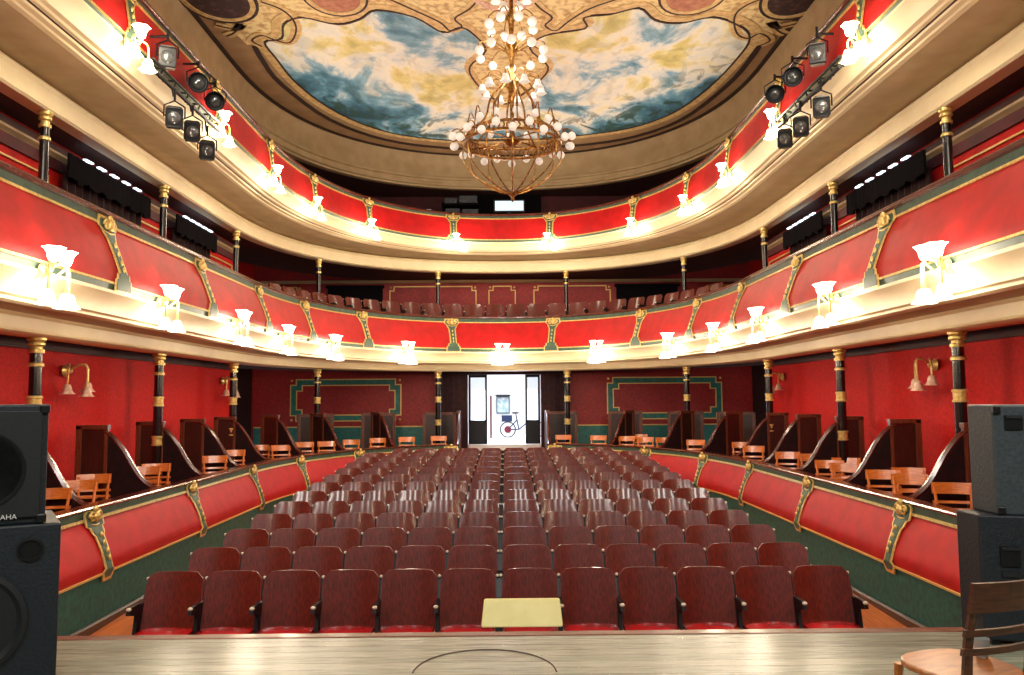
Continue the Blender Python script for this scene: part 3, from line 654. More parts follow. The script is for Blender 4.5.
# framed wooden screens at the back of the rear boxes
scr = thing('box_screen', (0, 0, 0), 0, 'x', 'screen')
mb = MB(); 
for x in (-0.43, 0.43): mb.box((x, 0, 0.75), (0.08, 0.06, 1.5))
mb.box((0, 0, 1.47), (0.9, 0.06, 0.08)); mb.box((0, 0, 0.2), (0.9, 0.06, 0.1)); mb.build('frame', M_framewood, scr, bevel=0.004)
MB().box((0, 0, 0.8), (0.8, 0.03, 1.3)).build('panel', M_darkwood, scr)
for i, (x, y) in enumerate(((-4.95, 21.2), (-3.45, 22.2), (-1.80, 22.7), (1.65, 22.7), (3.4, 22.2), (4.85, 21.2), (5.85, 20.0))):
    place(scr, i == 0, (x, y, FB+EYE), -math.atan2(x, 12)*0.8 if abs(x) > 2 else 0, 'brown framed wooden screen at the back of the rear boxes, %s from the left' % ORD[i], 'wooden screens behind the boxes')
def cafe_chair(name, label, M_chair=M_chair, M_back=None):
    M_back = M_back or M_chair
    root = thing(name, (0, 0, 0), 0, label, 'chair')
    mb = MB(); ol = []
    for i in range(20):
        a = 2*PI*i/20; c, s_ = math.cos(a), math.sin(a); ol.append((0.205*math.copysign(abs(c)**0.7, c), 0.205*math.copysign(abs(s_)**0.7, s_)))
    mb.prism(ol, lambda a, b, q: (a, b, 0.455 if q else 0.425)); mb.build('seat', M_chair, root, bevel=0.008)
    for sx in (-1, 1):
        MB().tube([(sx*0.17, -0.16, 0.43), (sx*0.19, -0.19, 0)], [0.02, 0.015], 7).build('leg', M_chair, root, smooth=True)
        MB().tube([(sx*0.185, 0.26, 0), (sx*0.17, 0.17, 0.43), (sx*0.175, 0.19, 0.62), (sx*0.19, 0.25, 0.86)], [0.016, 0.021, 0.019, 0.015], 7).build('back_leg', M_back, root, smooth=True)
    def rail(z0, z1, y0, dy, th, nm):
        mb = MB(); vs = []; N = 8
        for i in range(N+1):
            u = -1+2*i/N; x = u*0.215; y = y0+dy*(1-u*u)
            for z in (z0, z1):
                for t in (0, th): vs.append((x, y+t+(z-z0)*0.2, z))
        fs = []
        for i in range(N):
            a = i*4; b = a+4; fs += [(a, b, b+2, a+2), (a+1, a+3, b+3, b+1), (a, a+1, b+1, b), (a+2, b+2, b+3, a+3)]
        fs += [(0, 2, 3, 1), (4*N, 4*N+1, 4*N+3, 4*N+2)]; mb.add(vs, fs).build(nm, M_back, root)
    rail(0.76, 0.885, 0.225, 0.035, 0.02, 'top_rail'); rail(0.655, 0.685, 0.20, 0.03, 0.014, 'back_slat'); rail(0.575, 0.605, 0.185, 0.03, 0.014, 'back_slat')
    mb = MB()
    for sx in (-1, 1): mb.tube([(sx*0.18, -0.17, 0.22), (sx*0.175, 0.21, 0.22)], 0.011, 6)
    mb.tube([(-0.18, 0.02, 0.22), (0.18, 0.02, 0.22)], 0.011, 6); mb.build('stretcher', M_chair, root, smooth=True)
    return root
ch = cafe_chair('wooden_chair', 'x')
CHL = [(-5.07, 9.04), (-5.24, 9.97), (-5.48, 10.8), (-5.53, 11.58), (-5.33, 12.05), (-5.41, 12.59), (-5.44, 13.38), (-5.59, 15.11), (-5.1, 14.3), (-5.33, 16.0), (-5.33, 16.9), (-5.34, 17.75), (-4.84, 17.6), (-4.62, 18.83), (-4.44, 19.96), (-4.16, 19.08), (-3.76, 19.78), (-3.22, 20.54), (-2.53, 21.0), (-1.72, 21.41)]
CHR = [(1.62, 21.46), (2.52, 21.04), (3.19, 20.5), (3.7, 21.54), (3.58, 19.97), (4.0, 19.66), (4.42, 19.95), (4.44, 18.48), (4.91, 18.27), (5.2, 17.4), (5.02, 16.0), (5.59, 16.95), (5.06, 14.16), (5.3, 13.6), (5.02, 12.2), (5.47, 12.65), (5.03, 11.65), (5.04, 10.49), (5.54, 10.8), (5.1, 9.9), (5.06, 8.86), (5.67, 9.9)]
for i, (x, y) in enumerate(CHL+CHR):
    X, Y = x, y; left = x < 0
    tx = 0.45*(1 if X < 0 else -1) if abs(X) > 4 else 0.1*(-1 if X > 0 else 1)
    grp = CHL if left else CHR; k = sorted(range(len(grp)), key=lambda q: -grp[q][1]).index(i if left else i-len(CHL))
    place(ch, i == 0, (X, Y, FB+EYE), tx*0.7, 'honey wooden chair in the %s ground boxes, %s counted from the back of the hall' % ('left' if left else 'right', ORD[k]), 'chairs in the ground boxes')

# ------------------------------------------------------------------ back wall decoration (ground tier)
def stepped_frame(name, x0, x1, h0, h1, y, n, label, bw, mg, st_=0.16, green=True):
    root = thing(name, (0, 0, 0), 0, label, 'wall panel')
    def ring(ins, wd, z, mm, nm, par):
        X0, X1, H0, H1 = x0+ins, x1-ins, h0+ins, h1-ins; q = st_
        def PP(a):
            X0, X1, H0, H1 = x0+a, x1-a, h0+a, h1-a
            return [(X0+q, H1), (X1-q, H1), (X1-q, H1-q), (X1, H1-q), (X1, H0+q), (X1-q, H0+q), (X1-q, H0), (X0+q, H0), (X0+q, H0+q), (X0, H0+q), (X0, H1-q), (X0+q, H1-q)]
        A, B_ = PP(ins-wd/2), PP(ins+wd/2); n = 12; mb = MB()
        vs = [(a, y-z, b+EYE) for a, b in A+B_]+[(a, y+0.01, b+EYE) for a, b in A+B_]
        fs = []
        for i in range(n):
            k = (i+1) % n; fs += [(i, k, k+n, i+n), (i+2*n, i+3*n, k+3*n, k+2*n), (i, i+2*n, k+2*n, k), (i+n, k+n, k+3*n, i+3*n)]
        mb.add(vs, fs)
        return mb.build(nm, mm, par)
    if green: ring(bw/2, bw, 0.02, M_skirt, 'green_band', root)
    ring(0, 0.03, 0.03, M_goldp, 'gold_line', root)
    if green: ring(bw, 0.03, 0.03, M_goldp, 'gold_line', root)
    mb = MB()
    for a in (x0+0.03, x1-0.03):
        for b in (h0+0.03, h1-0.03): mb.ball((a, y-0.02, b+EYE), 0.035, 8, 5)
    mb.build('corner_knob', M_goldp, root)
    return root
stepped_frame('wall_panel', -6.15, -2.96, -0.60, 0.60, 23.2, 0, 'green banded gold lined panel on the ground floor back wall, left of the door', 0.17, 0)
stepped_frame('wall_panel', 3.04, 6.37, -0.60, 0.60, 23.2, 0, 'green banded gold lined panel on the ground floor back wall, right of the door', 0.17, 0)
for x0, x1, lb in ((-7.1, -5.9, 'far left'), (-3.29, -0.77, 'left of the middle'), (-0.39, 0.38, 'narrow one in the middle'), (0.93, 3.17, 'right of the middle'), (6.0, 7.1, 'far right')):
    stepped_frame('wall_panel', x0, x1, 2.1, 3.30, 23.2, 0, 'thin gold outline on the red wall behind the middle balcony seats, %s' % lb, 0.1, 0, 0.12, False)
for i, (x0, x1) in enumerate(((-5.1, -3.5), (3.35, 5.15))):
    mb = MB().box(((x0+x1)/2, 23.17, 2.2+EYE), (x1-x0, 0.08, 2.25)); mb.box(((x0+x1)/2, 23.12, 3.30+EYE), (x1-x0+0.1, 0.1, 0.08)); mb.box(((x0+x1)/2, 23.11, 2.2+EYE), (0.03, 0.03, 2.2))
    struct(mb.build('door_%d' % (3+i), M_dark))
# gold outlines along the side walls, middle tier
for sg in (-1, 1):
    side = 'left' if sg < 0 else 'right'
    for k, (y0, y1) in enumerate(((4.0, 7.3), (7.6, 10.5), (13.15, 14.05), (16.2, 17.7))):
        root = thing('wall_panel', (0, 0, 0), 0, 'gold outline on the red %s wall of the middle balcony, %s from the rear' % (side, ORD[3-k]), 'wall panel')
        mb = MB()
        for a, b, c, d in ((y0, y1, 3.02, 3.02), (y0, y1, 1.4, 1.4), (y0, y0, 1.4, 3.02), (y1, y1, 1.4, 3.02)):
            mb.box((sg*6.035, (a+b)/2, (c+d)/2+EYE), (0.03, abs(a-b)+0.025, abs(c-d)+0.025))
        mb.build('gold_line', M_goldp, root)
    # curtained openings with daylight above
    for k, (y0, y1) in enumerate(((10.65, 13.0), (14.2, 16.05))):
        root = thing('door_curtain', (sg*6.0, (y0+y1)/2, 0), 0, 'dark pleated curtain over a doorway on the %s of the middle balcony, %s' % (side, ['nearer the stage', 'farther back'][k]), 'curtain')
        mb = MB(); N = 48; vs = []
        for i in range(N+1):
            y = (y0-y1)/2+(y1-y0)*i/N; w_ = 0.035*math.sin(i*1.55)
            for z, q in ((1.06, 1), (3.12, 0.6)):
                for t in (0, 0.02): vs.append((-sg*(0.08+w_*q+t), y, z+EYE))
        fs = []
        for i in range(N):
            a = i*4; b = a+4; fs += [(a, a+2, b+2, b), (a+1, b+1, b+3, a+3), (a, b, b+1, a+1), (a+2, a+3, b+3, b+2)]
        mb.add(vs, fs).build('curtain', M_curtain, root, smooth=True)
        mb = MB(); vs = []
        for i in range(N+1):
            y = (y0-y1)/2-0.06+(y1-y0+0.12)*i/N; w_ = 0.02*math.sin(i*2.1)
            for z in (3.02+0.03*math.sin(i*0.8), 3.36):
                for t in (0, 0.03): vs.append((-sg*(0.17+w_+t), y, z+EYE))
        mb.add(vs, fs).build('valance', M_dark, root, smooth=True)
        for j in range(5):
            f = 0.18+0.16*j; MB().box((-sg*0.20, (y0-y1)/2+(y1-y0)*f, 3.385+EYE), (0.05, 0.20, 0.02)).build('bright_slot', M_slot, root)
# dark doorways to the stairs (recess beside the back wall)
for sg in (-1, 1):
    struct(MB().box((sg*7.22, 20.5, -0.3+EYE), (0.14, 4.6, 3.2)).build('door_%d' % (6 if sg < 0 else 7), M_curtain))
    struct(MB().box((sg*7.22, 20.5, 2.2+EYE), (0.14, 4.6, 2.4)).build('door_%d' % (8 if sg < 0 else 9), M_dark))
# maroon lining of the top gallery
struct(MB().box((0, 23.14, 5.0+EYE), (14.5, 0.1, 1.9)).build('wall_gallery', M_maroon))

# ------------------------------------------------------------------ central entrance
mb = MB()
for x0, x1 in ((-1.85, DX0), (DX1, 1.93)):
    mb.box(((x0+x1)/2, 23.0, (DH+FB)/2+EYE), (x1-x0, 0.22, DH-FB+0.1))
    for j in range(5): mb.box((x0+(x1-x0)*(j+0.5)/5, 22.88, (DH+FB)/2+EYE), (0.06, 0.04, DH-FB))
mb.box((0.04, 23.0, DH+0.05+EYE), (3.8, 0.26, 0.14))
struct(mb.build('trim_11', mat('maroon_boarding', rgb(52, 18, 22), 0.6, col2=rgb(34, 12, 16), scale=8, spec=0.2)))
for sg, lab in ((-1, 'left'), (1, 'right')):
    root = thing('glass_door', (0, 23.66, 0), 0, 'tall glazed door leaf with dark lower panel, on the %s of the bright entrance' % lab, 'door')
    x0, x1 = (-1.02, -0.47) if sg < 0 else (0.66, 1.10)
    fm = MB(); b0 = SG
    for x in (x0+0.03, x1-0.03): fm.box((x, 0, (b0+DH)/2+EYE), (0.06, 0.05, DH-b0))
    for h in (b0+0.08, DH-0.04, -0.66): fm.box(((x0+x1)/2, 0, h+EYE), (x1-x0, 0.05, 0.08))
    fm.build('frame', M_iron, root)
    MB().box(((x0+x1)/2, 0, (DH-0.66)/2+EYE), (x1-x0-0.1, 0.012, DH+0.66)).build('glass_pane', mat('frosted_curtain_glass', rgb(235, 242, 248), 0.5, trans=0.85), root)
    MB().box(((x0+x1)/2, 0, (b0-0.66)/2+EYE), (x1-x0-0.1, 0.03, -0.66-b0)).build('lower_panel', M_iron, root)
# the street beyond
struct(MB().box((0, 29.6, SG-0.06+EYE), (16, 12, 0.12)).build('ground_street', M_asph)); struct(MB().box((0.04, 23.45, (SG-2.1)/2+EYE), (2.1, 0.3, 2.1+SG)).build('trim_13', M_asph))
mb = MB().box((0, 30.2, 2.0+EYE), (16, 0.3, 9)); struct(mb.build('wall_street', M_white))
mb = MB().box((-0.30, 30.0, -0.12+EYE), (0.42, 0.04, 0.52)); o = thing('street_notice', (0, 0, 0), 0, 'framed pale notice on the white wall seen through the open door', 'sign')
MB().box((-0.02, 30.0, -0.22+EYE), (0.50, 0.05, 0.66)).build('frame', mat('grey_frame', rgb(96, 120, 130), 0.5), o); MB().box((-0.02, 29.965, -0.22+EYE), (0.42, 0.03, 0.56)).build('sheet', mat('pale_print', rgb(150, 190, 200), 0.6, col2=rgb(225, 235, 235), scale=9), o)
MB().box((-0.02, 29.93, 0.13+EYE), (0.56, 0.10, 0.05)).build('hood', M_iron, o)
# drainpipe / post beside the opening
o = tag(MB().tube([(-0.42, 27.0, SG+EYE), (-0.42, 27.0, 0.12+EYE)], 0.035, 8).build('street_post', mat('rusty_post', rgb(130, 84, 84), 0.6)), 'thin brown post on the pavement beyond the left door leaf', 'post')
# bicycle
bk_ = thing('bicycle', (0.15, 27.6, SG+EYE), 0, 'small red wheeled bicycle with a dark bag on its rack, parked outside the door', 'bicycle')
M_bred = mat('red_rim', rgb(150, 36, 60), 0.4); M_blue = mat('blue_frame', rgb(40, 60, 104), 0.4)
for x in (0.0, 1.0):
    wl = MB().tube([(x+0.26*math.cos(a), 0, 0.27+0.26*math.sin(a)) for a in [2*PI*i/24 for i in range(24)]], 0.022, 6, closed=True).build('wheel', M_iron, bk_)
    mb = MB().lathe([(0.10, -0.02), (0.12, 0), (0.10, 0.02)], (x, 0, 0.27), 14, axis=Matrix.Rotation(PI/2, 3, 'X'))
    for i in range(8): a = PI*i/8; mb.tube([(x-0.25*math.cos(a), 0, 0.27-0.25*math.sin(a)), (x+0.25*math.cos(a), 0, 0.27+0.25*math.sin(a))], 0.006, 4)
    mb.build('spokes', M_bred, wl)
mb = MB()
for a, b in (((0, 0.27), (0.38, 0.27)), ((0.38, 0.27), (0.28, 0.80)), ((0, 0.27), (0.32, 0.6)), ((0.38, 0.27), (0.86, 0.66)), ((1.0, 0.27), (0.84, 0.74)), ((0.84, 0.74), (0.80, 0.95))): mb.tube([(a[0], 0, a[1]), (b[0], 0, b[1])], 0.024, 6)
mb.build('frame', M_blue, bk_)
MB().ball((0.26, 0, 0.84), (0.14, 0.07, 0.035), 10, 6).build('saddle', M_iron, bk_); MB().tube([(0.72, -0.25, 1.0), (0.80, -0.1, 0.95), (0.80, 0.1, 0.95), (0.72, 0.25, 1.0)], 0.015, 6).build('handlebar', M_bred, bk_)
mb = MB().box((-0.03, 0, 0.66), (0.36, 0.3, 0.2)); mb.box((-0.03, 0, 0.55), (0.40, 0.14, 0.02)); mb.build('rack_bag', M_blue, bk_, bevel=0.02)

# ------------------------------------------------------------------ top gallery: control desk and lit screen
o = thing('control_desk', (0, 0, 0), 0, 'dark sound desk with shelves of equipment behind the top balcony rail', 'desk')
mb = MB().box((-1.15, 22.6, 5.55+EYE), (1.1, 0.5, 0.06)); mb.box((-1.68, 22.6, 5.1+EYE), (0.05, 0.5, 1.0)); mb.box((-0.62, 22.6, 5.1+EYE), (0.05, 0.5, 1.0)); mb.build('shelf_frame', M_dark, o)
mb = MB(); 
for k, (x, w_, h) in enumerate(((-1.45, 0.35, 5.66), (-0.95, 0.5, 5.70), (-1.4, 0.4, 5.36), (-0.9, 0.45, 5.34))):
    MB().box((x, 22.55, h+EYE), (w_, 0.35, 0.14 if k != 1 else 0.2)).build('equipment', mat('grey_kit', rgb(70, 74, 80), 0.4, 0.4, col2=rgb(30, 32, 36), scale=30), o)
o = thing('screen', (0, 0, 0), 0, 'small bright white screen in the middle of the top gallery', 'screen')
MB().box((0.22, 22.65, 5.56+EYE), (0.90, 0.05, 0.36)).build('casing', M_iron, o); MB().box((0.22, 22.68, 4.75+EYE), (0.10, 0.08, 1.30)).build('stand', M_iron, o); MB().box((0.22, 22.615, 5.56+EYE), (0.82, 0.02, 0.28)).build('display', mat('screen_glow', (0.6, 0.8, 0.9, 1), 0.4, emit=(0.72, 0.9, 1, 1), estr=0.75), o)
struct(MB().box((0.2, 22.95, 5.0+EYE), (1.9, 0.2, 1.9)).build('door_5', M_dark))
tag(MB().box((-1.95, 21.05, 5.03+EYE), (0.14, 0.12, 0.10)).build('paper_cup_stack', M_white, bevel=0.01), 'small white box standing on the top balcony rail left of centre', 'box')

# ------------------------------------------------------------------ spotlights
def par_can():
    root = thing('spotlight', (0, 0, 0), 0, 'x', 'spotlight')
    ax = Matrix.Rotation(PI/2, 3, 'X')
    MB().lathe([(0.05, -0.20), (0.09, -0.18), (0.10, -0.05), (0.135, 0.0), (0.145, 0.12), (0.135, 0.12), (0.12, 0.02), (0.0, 0.0)], (0, 0, 0), 16, axis=ax).build('housing', M_iron, root, smooth=True)
    MB().ball((0, -0.03, 0), (0.10, 0.035, 0.10), 12, 6).build('lens', M_glasslens, root, smooth=True)
    MB().tube([(-0.15, 0.05, 0), (-0.16, 0.05, 0.14), (0, 0.05, 0.22), (0.16, 0.05, 0.14), (0.15, 0.05, 0)], 0.01, 6).build('yoke', M_iron, root)
    MB().tube([(0, 0.05, 0.22), (0, 0.12, 0.3)], 0.02, 6).build('clamp', M_iron, root); return root
def fresnel(col):
    root = thing('spotlight', (0, 0, 0), 0, 'x', 'spotlight')
    MB().box((0, 0.06, 0), (0.20, 0.26, 0.30)).build('housing', col, root, bevel=0.03)
    mb = MB().box((0, -0.09, 0), (0.22, 0.03, 0.24)); mb.box((0, -0.11, 0.12), (0.2, 0.03, 0.02)); mb.box((0, -0.11, -0.12), (0.2, 0.03, 0.02)); mb.build('front_frame', M_iron, root, bevel=0.01)
    MB().ball((0, -0.10, 0), (0.085, 0.04, 0.085), 12, 6).build('lens', M_glasslens, root, smooth=True)
    MB().tube([(-0.13, 0.05, 0), (-0.13, 0.05, 0.15), (0, 0.05, 0.22), (0.13, 0.05, 0.15), (0.13, 0.05, 0)], 0.012, 6).build('yoke', M_iron, root)
    MB().tube([(0, 0.05, 0.21), (0, 0.05, 0.36)], 0.018, 6).build('clamp', M_iron, root); return root
M_glasslens = mat('lens', rgb(120, 125, 125), 0.08, 0.6)
M_olive = mat('olive_metal', rgb(86, 76, 50), 0.4, 0.4); M_silver = mat('silver_metal', rgb(190, 190, 178), 0.3, 0.6)
def aim(x, y): return math.atan2(x*1.0, y*0.9+2)*-1.0
specs = [(-4.12, 9.67, 4.28, 'sil', 'silver faced spotlight on the left, above the lighting bar'), (-4.12, 10.67, 4.36, 'par', 'round black spotlight on the left, nearer one of the upper pair'), (-4.12, 11.3, 4.34, 'par', 'round black spotlight on the left, farther one of the upper pair'),
         (-4.12, 9.92, 3.60, 'blk', 'black box spotlight hanging left, nearest the stage'), (-4.12, 10.5, 3.62, 'blk', 'black box spotlight hanging left, middle of the lower three'), (-4.12, 11.04, 3.53, 'oli', 'olive spotlight with round snoot hanging left, farthest of the lower three'),
         (4.12, 9.91, 4.40, 'sil', 'silver faced spotlight on the right, above the lighting bar'), (4.12, 10.79, 4.46, 'par', 'round black spotlight on the right, nearer one of the upper pair'), (4.12, 11.52, 4.50, 'par', 'round black spotlight on the right, farther one of the upper pair'),
         (4.12, 9.85, 3.68, 'sil2', 'grey box spotlight hanging right, nearest the stage'), (4.12, 10.56, 3.67, 'oli', 'olive box spotlight hanging right, middle of the lower three'), (4.12, 11.18, 3.71, 'oli', 'olive box spotlight hanging right, farthest of the lower three')]
pp = {'par': par_can(), 'blk': fresnel(M_iron), 'oli': fresnel(M_olive), 'sil': fresnel(M_silver), 'sil2': fresnel(mat('grey_metal', rgb(96, 94, 88), 0.4, 0.4))}
used = set()
for x, y, h, kd, lb in specs:
    o = place(pp[kd], kd not in used, (x, y, h+EYE), -math.atan2(x, y), lb, 'spotlights on the balcony bars'); used.add(kd)
    o.rotation_euler = (math.radians(18), 0, -math.atan2(x, y)); o.scale = (0.95,)*3
for sg in (-1, 1):
    o = thing('lighting_bar', (0, 0, 0), 0, 'black double pipe bar carrying spotlights along the upper balcony on the %s' % ('left' if sg < 0 else 'right'), 'lighting bar')
    MB().tube([(sg*4.14, 9.3, 3.98+EYE), (sg*4.14, 11.7, 3.98+EYE)], 0.028, 8).build('pipe', M_iron, o); MB().tube([(sg*4.14, 9.3, 4.10+EYE), (sg*4.14, 11.7, 4.10+EYE)], 0.022, 8).build('pipe', M_iron, o)
    for x_, y_, h_, kd_, _l in specs:
        if x_*sg > 0 and h_ > 4.1: MB().tube([(x_, y_-0.02, h_+0.26+EYE), (sg*4.33, y_-0.02, h_+0.26+EYE)], 0.016, 6).build('wall_arm', M_iron, o)
        elif x_*sg > 0: MB().tube([(x_, y_-0.04, h_+0.26+EYE), (sg*4.14, y_-0.04, 3.98+EYE)], 0.014, 6).build('hanger', M_iron, o)
    mb = MB()
    for y in (9.5, 9.9, 10.3, 10.7, 11.1, 11.5): mb.tube([(sg*4.14, y, 3.95+EYE), (sg*4.14, y+0.12, 4.12+EYE), (sg*4.33, y+0.12, 4.12+EYE)], 0.014, 6)
    mb.build('bracing', M_iron, o)

# ------------------------------------------------------------------ chandelier
CX, CY = 0.2, 12.0
c = thing('chandelier', (CX, CY, 0), 0, 'tall brass chandelier of white globes hanging under the painted ceiling', 'chandelier')
RH = 3.98+EYE
mb = MB().lathe([(0.02, 8.43), (0.03, 8.2), (0.05, 8.0), (0.03, 7.9), (0.035, 7.6), (0.09, 7.5), (0.05, 7.42), (0.03, 7.2), (0.10, 7.05), (0.11, 6.95), (0.05, 6.85), (0.03, 6.6), (0.10, 6.5), (0.15, 6.42), (0.06, 6.3), (0.03, 6.1), (0.025, 5.7), (0.06, 5.55), (0.16, 5.5), (0.05, 5.42)], n=12); mb.build('stem', M_brass, c, smooth=True)
# ring and bowl
mb = MB()
for z, r in ((RH+0.07, 0.70), (RH-0.07, 0.74)): mb.tube([(r*math.cos(a), r*math.sin(a), z) for a in [2*PI*i/40 for i in range(40)]], 0.024, 6, closed=True)
for i in range(60): a = 2*PI*i/60; mb.tube([(0.70*math.cos(a), 0.70*math.sin(a), RH+0.07), (0.72*math.cos(a+0.05), 0.72*math.sin(a+0.05), RH), (0.74*math.cos(a), 0.74*math.sin(a), RH-0.07)], 0.012, 4)
mb.build('ring', M_brass, c, smooth=True)
for i in range(12):
    a = 2*PI*i/12
    pts = [(r*math.cos(a), r*math.sin(a), RH+z) for r, z in ((0.73, -0.07), (0.76, -0.22), (0.70, -0.42), (0.50, -0.62), (0.25, -0.77), (0.03, -0.85))]
    MB().tube(smooth_path(pts, False, 3), 0.013, 5).build('bowl_rib', M_brass, c, smooth=True)
MB().lathe([(0.0, RH-0.98), (0.03, RH-0.94), (0.02, RH-0.9), (0.07, RH-0.86), (0.05, RH-0.82), (0.0, RH-0.8)], n=10).build('finial', M_brass, c, smooth=True)
mb = MB()
for i in range(8):
    a = 2*PI*i/8; mb.tube([(0.06*math.cos(a), 0.06*math.sin(a), RH+0.02), (0.70*math.cos(a), 0.70*math.sin(a), RH)], 0.012, 5)
mb.build('spokes', M_brass, c, smooth=True)
for i in range(8):
    a = 2*PI*i/8+0.2
    MB().tube(smooth_path([(0.14*math.cos(a), 0.14*math.sin(a), 6.42), (0.34*math.cos(a), 0.34*math.sin(a), 6.15), (0.42*math.cos(a), 0.42*math.sin(a), 5.85), (0.68*math.cos(a), 0.68*math.sin(a), RH+0.07)], False, 3), 0.016, 5).build('suspension_rod', M_brass, c, smooth=True)
gme = MB().ball((0, 0, 0), 1, 12, 8).mesh('glass_globe', M_cshade, True)
tul = shade_mesh(0.075, 0.12, M_cshade, 'glass_shade')
def globe_arm(a, r0, z0, r1, z1, rise, gl=0.062, tulip=False):
    ca, sa = math.cos(a), math.sin(a)
    pts = [(r0*ca, r0*sa, z0), ((r0*0.5+r1*0.5)*ca, (r0*0.5+r1*0.5)*sa, max(z0, z1)+rise), (r1*ca, r1*sa, z1+rise*0.5), (r1*ca, r1*sa, z1)]
    ar = MB().tube(smooth_path(pts, False, 3), 0.010, 5).build('arm', M_brass, c, smooth=True)
    o = bpy.data.objects.new('globe', tul if tulip else gme); COL.objects.link(o); o.parent = ar
    if tulip: o.location = (r1*ca, r1*sa, z1)
    else: o.location = (r1*ca, r1*sa, z1-gl*0.8); o.scale = (gl, gl, gl)
for i in range(24): globe_arm(2*PI*i/24, 0.73, RH-0.02, 0.90+0.03*(i % 2), RH+(0.03 if i % 2 else -0.05), 0.07, 0.062)
for i in range(12): globe_arm(2*PI*i/12+0.1, 0.70, RH+0.07, 0.60, RH+0.30, 0.10, 0.06)
for i in range(10): globe_arm(2*PI*i/10+0.1, 0.10, 6.42, 0.46, 6.40, 0.14, 0.062, True)
for i in range(10): globe_arm(2*PI*i/10+0.3, 0.10, 6.95, 0.52, 6.95, 0.12, 0.07)
for i in range(8): globe_arm(2*PI*i/8+0.3, 0.07, 7.45, 0.36, 7.40, 0.12, 0.075)
for i in range(6): globe_arm(2*PI*i/6, 0.05, 7.95, 0.24, 7.85, 0.1, 0.06, True)
lamp('chandelier_glow', 'POINT', (0, 0, 6.7), 55, (1, 0.95, 0.86), 0.5, parent=c)

# ------------------------------------------------------------------ stage: loudspeakers, chair, board
def pa_box(root, w_, d_, z0, z1, m=M_spk, taper=0.0, nm='cabinet', c0=(0, 0)):
    ol = [(-w_/2, 0), (w_/2, 0), (w_/2-taper, d_), (-w_/2+taper, d_)]
    return MB().prism(ol, lambda a, b, q: (a+c0[0], b+c0[1], z1 if q else z0)).build(nm, m, root, bevel=0.012)
def corners(root, w_, z0, z1, y=0.0, c0=0):
    for x in (-w_/2, w_/2):
        for z in (z0, z1): MB().box((x+c0, y, z), (0.05, 0.05, 0.05)).build('corner_cap', M_iron, root, bevel=0.01)
# left stack: fronts look towards the camera side
L = thing('subwoofer', (-2.62, 4.22, 0), 0.5, 'large dark bass speaker cabinet on the left of the stage, under a smaller one', 'loudspeaker')
pa_box(L, 0.66, 0.6, 0.03, 0.905, taper=0.05)
ax = Matrix.Rotation(PI/2, 3, 'X')
MB().lathe([(0.26, 0.0), (0.27, 0.015), (0.245, 0.02), (0.235, 0.012), (0.20, -0.02), (0.08, -0.07), (0.07, -0.04), (0, -0.03)], (-0.08, -0.004, 0.42), 32, axis=ax).build('woofer', M_grille, L, smooth=True)
MB().lathe([(0.062, 0.0), (0.062, 0.010), (0.050, 0.012), (0.045, -0.06), (0, -0.06)], (0.19, -0.004, 0.775), 20, axis=ax).build('port', M_iron, L, smooth=True)
mb = MB(); [mb.box((x, y, 0.015), (0.06, 0.06, 0.03)) for x in (-0.25, 0.25) for y in (0.08, 0.5)]; mb.build('foot', M_iron, L)
U = thing('loudspeaker', (-2.65, 4.22, 0.905), 0.5, 'smaller black loudspeaker with maker lettering, standing on the left bass cabinet', 'loudspeaker')
pa_box(U, 0.56, 0.45, 0.0, 0.635, taper=0.06); corners(U, 0.52, 0.03, 0.61, 0.0)
MB().box((0, -0.012, 0.32), (0.50, 0.02, 0.56)).build('grille', M_grille, U, bevel=0.004)
MB().lathe([(0.20, 0.0), (0.205, 0.003), (0.195, 0.004), (0.185, 0.0)], (-0.02, -0.022, 0.29), 28, axis=ax).build('woofer_ring', M_iron, U, smooth=True)
bd = MB().lathe([(0.0, 0.010), (0.042, 0.010), (0.046, 0.0)], (0.02, -0.024, 0.25), 20, axis=ax); bd = bd.build('badge', mat('badge_white', rgb(215, 220, 220), 0.4), U)
def text(body, size, loc, m, parent, rot=(PI/2, 0, 0), align='RIGHT', name='lettering'):
    cu = bpy.data.curves.new(name, 'FONT'); cu.body = body; cu.size = size; cu.align_x = align; cu.extrude = 0.0008; cu.materials.append(m)
    t = bpy.data.objects.new(name, cu); COL.objects.link(t); bpy.context.view_layer.update()
    me = bpy.data.meshes.new_from_object(t.evaluated_get(bpy.context.evaluated_depsgraph_get())); bpy.data.objects.remove(t)
    o = bpy.data.objects.new(name, me); COL.objects.link(o); o.location = loc; o.rotation_euler = rot; o.parent = parent; return o
text('YAMAHA', 0.036, (0.15, -0.0245, 0.035), MATS['badge_white'], U)
text('C', 0.055, (0.02, -0.036, 0.232), M_iron, bd, align='CENTER', name='emblem')
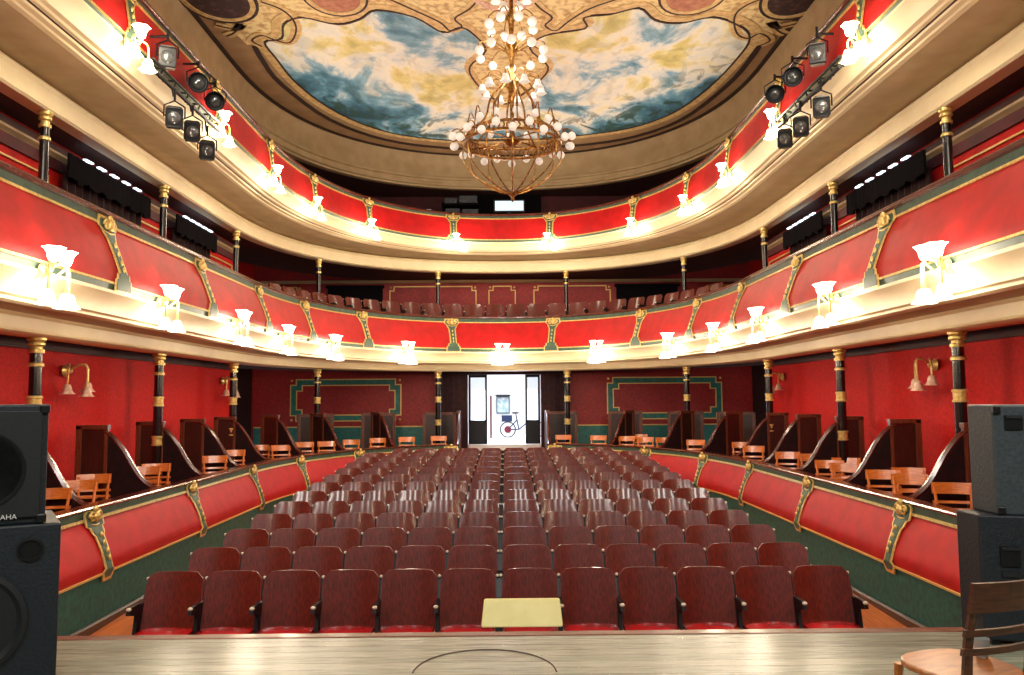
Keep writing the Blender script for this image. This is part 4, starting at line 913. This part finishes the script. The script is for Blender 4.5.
# right stack, turned side on
R = thing('subwoofer', (3.36, 5.0, 0), math.radians(0), 'large dark bass speaker cabinet on the right of the stage, behind the wooden chair', 'loudspeaker')
def hexbox(root, pts, z0, z1, m, nm='cabinet'): return MB().prism(pts, lambda a, b, q: (a, b, z1 if q else z0)).build(nm, m, root, bevel=0.012)
hexbox(R, [(-0.31, 0.07), (0.0, -0.02), (0.5, 0.0), (0.5, 0.33), (-0.31, 0.33)], 0.03, 0.80, M_spk)
mb = MB(); mb.box((-0.155, 0.02, 0.55), (0.11, 0.02, 0.12), 0, -0.28); mb.build('handle_recess', M_iron, R); MB().box((-0.155, 0.008, 0.60), (0.10, 0.02, 0.02), 0, -0.28).build('handle', M_grille, R)
mb = MB().box((-0.155, 0.02, 0.44), (0.10, 0.02, 0.03), 0, -0.28); mb.build('socket_plate', M_grille, R)
mb = MB(); [mb.box((x, y, 0.015), (0.06, 0.06, 0.03)) for x in (-0.24, 0.4) for y in (0.1, 0.28)]; mb.build('foot', M_iron, R)
U2 = thing('loudspeaker', (3.38, 5.0, 0.80), 0, 'smaller dark loudspeaker stacked on the right bass cabinet, its side handle showing', 'loudspeaker')
M_spk2 = mat('speaker_side', rgb(60, 72, 78), 0.5, col2=rgb(48, 58, 64), scale=50, bump=0.15)
hexbox(U2, [(-0.22, 0.055), (0.0, -0.01), (0.42, 0.01), (0.42, 0.33), (-0.22, 0.33)], 0.0, 0.69, M_spk2); 
mb = MB().box((-0.11, 0.018, 0.58), (0.10, 0.02, 0.09), 0, -0.28); mb.build('handle_recess', M_iron, U2); MB().box((-0.11, 0.006, 0.615), (0.09, 0.02, 0.018), 0, -0.28).build('handle', M_grille, U2)
for x in (-0.20, -0.015):
    for z in (0.03, 0.66): MB().box((x, 0.045 if x < -0.1 else -0.008, z), (0.045, 0.04, 0.05), 0, -0.24).build('corner_cap', M_iron, U2, bevel=0.008)
# wooden chair at the right edge
C = cafe_chair('stage_chair', 'varnished wooden chair with dark back on the stage in front of the right loudspeakers', mat('varnished_seat', rgb(186, 112, 40), 0.3, col2=rgb(150, 84, 28), scale=9, stretch=(1, 4, 8), coat=0.4), mat('walnut_back', rgb(92, 50, 28), 0.35, col2=rgb(66, 34, 20), scale=9, stretch=(1, 4, 8), coat=0.3))
C.location = (1.97, 3.42, 0.0); C.rotation_euler = (0, 0, math.radians(180+20)); C.scale = (1.0, 1.0, 0.94)
# plastic cup on the chair seat
tag(MB().lathe([(0.022, 0), (0.024, 0.002), (0.032, 0.08), (0.030, 0.08), (0.022, 0.005)], (2.11, 3.50, 0.43), 14).build('plastic_cup', mat('clear_plastic', rgb(210, 220, 220), 0.2, trans=0.6), smooth=True), 'small clear plastic cup standing on the stage chair seat', 'cup')
# cream board on its dark box in front of the first row
B = thing('prompter_desk', (0.18, 6.0, fh(6.0)+EYE), 0, 'dark stand with a cream slanted top in front of the first row of seats', 'desk')
MB().box((0, 0.03, (1.63-fh(6.0)*0-0.92)*0+0.38), (0.52, 0.16, 0.84)).build('stand', M_black, B, bevel=0.01)
tp = MB().prism([(-0.30, -0.09), (0.30, -0.09), (0.285, 0.12), (-0.28, 0.12)], lambda a, b, q: (a, 0.03+b*0.5+(0.03 if q else 0)*-1, 0.98+b*0.85-0.0)); tp.build('top_board', mat('cream_board', rgb(236, 228, 160), 0.5, col2=rgb(226, 218, 146), scale=5), B, bevel=0.012)
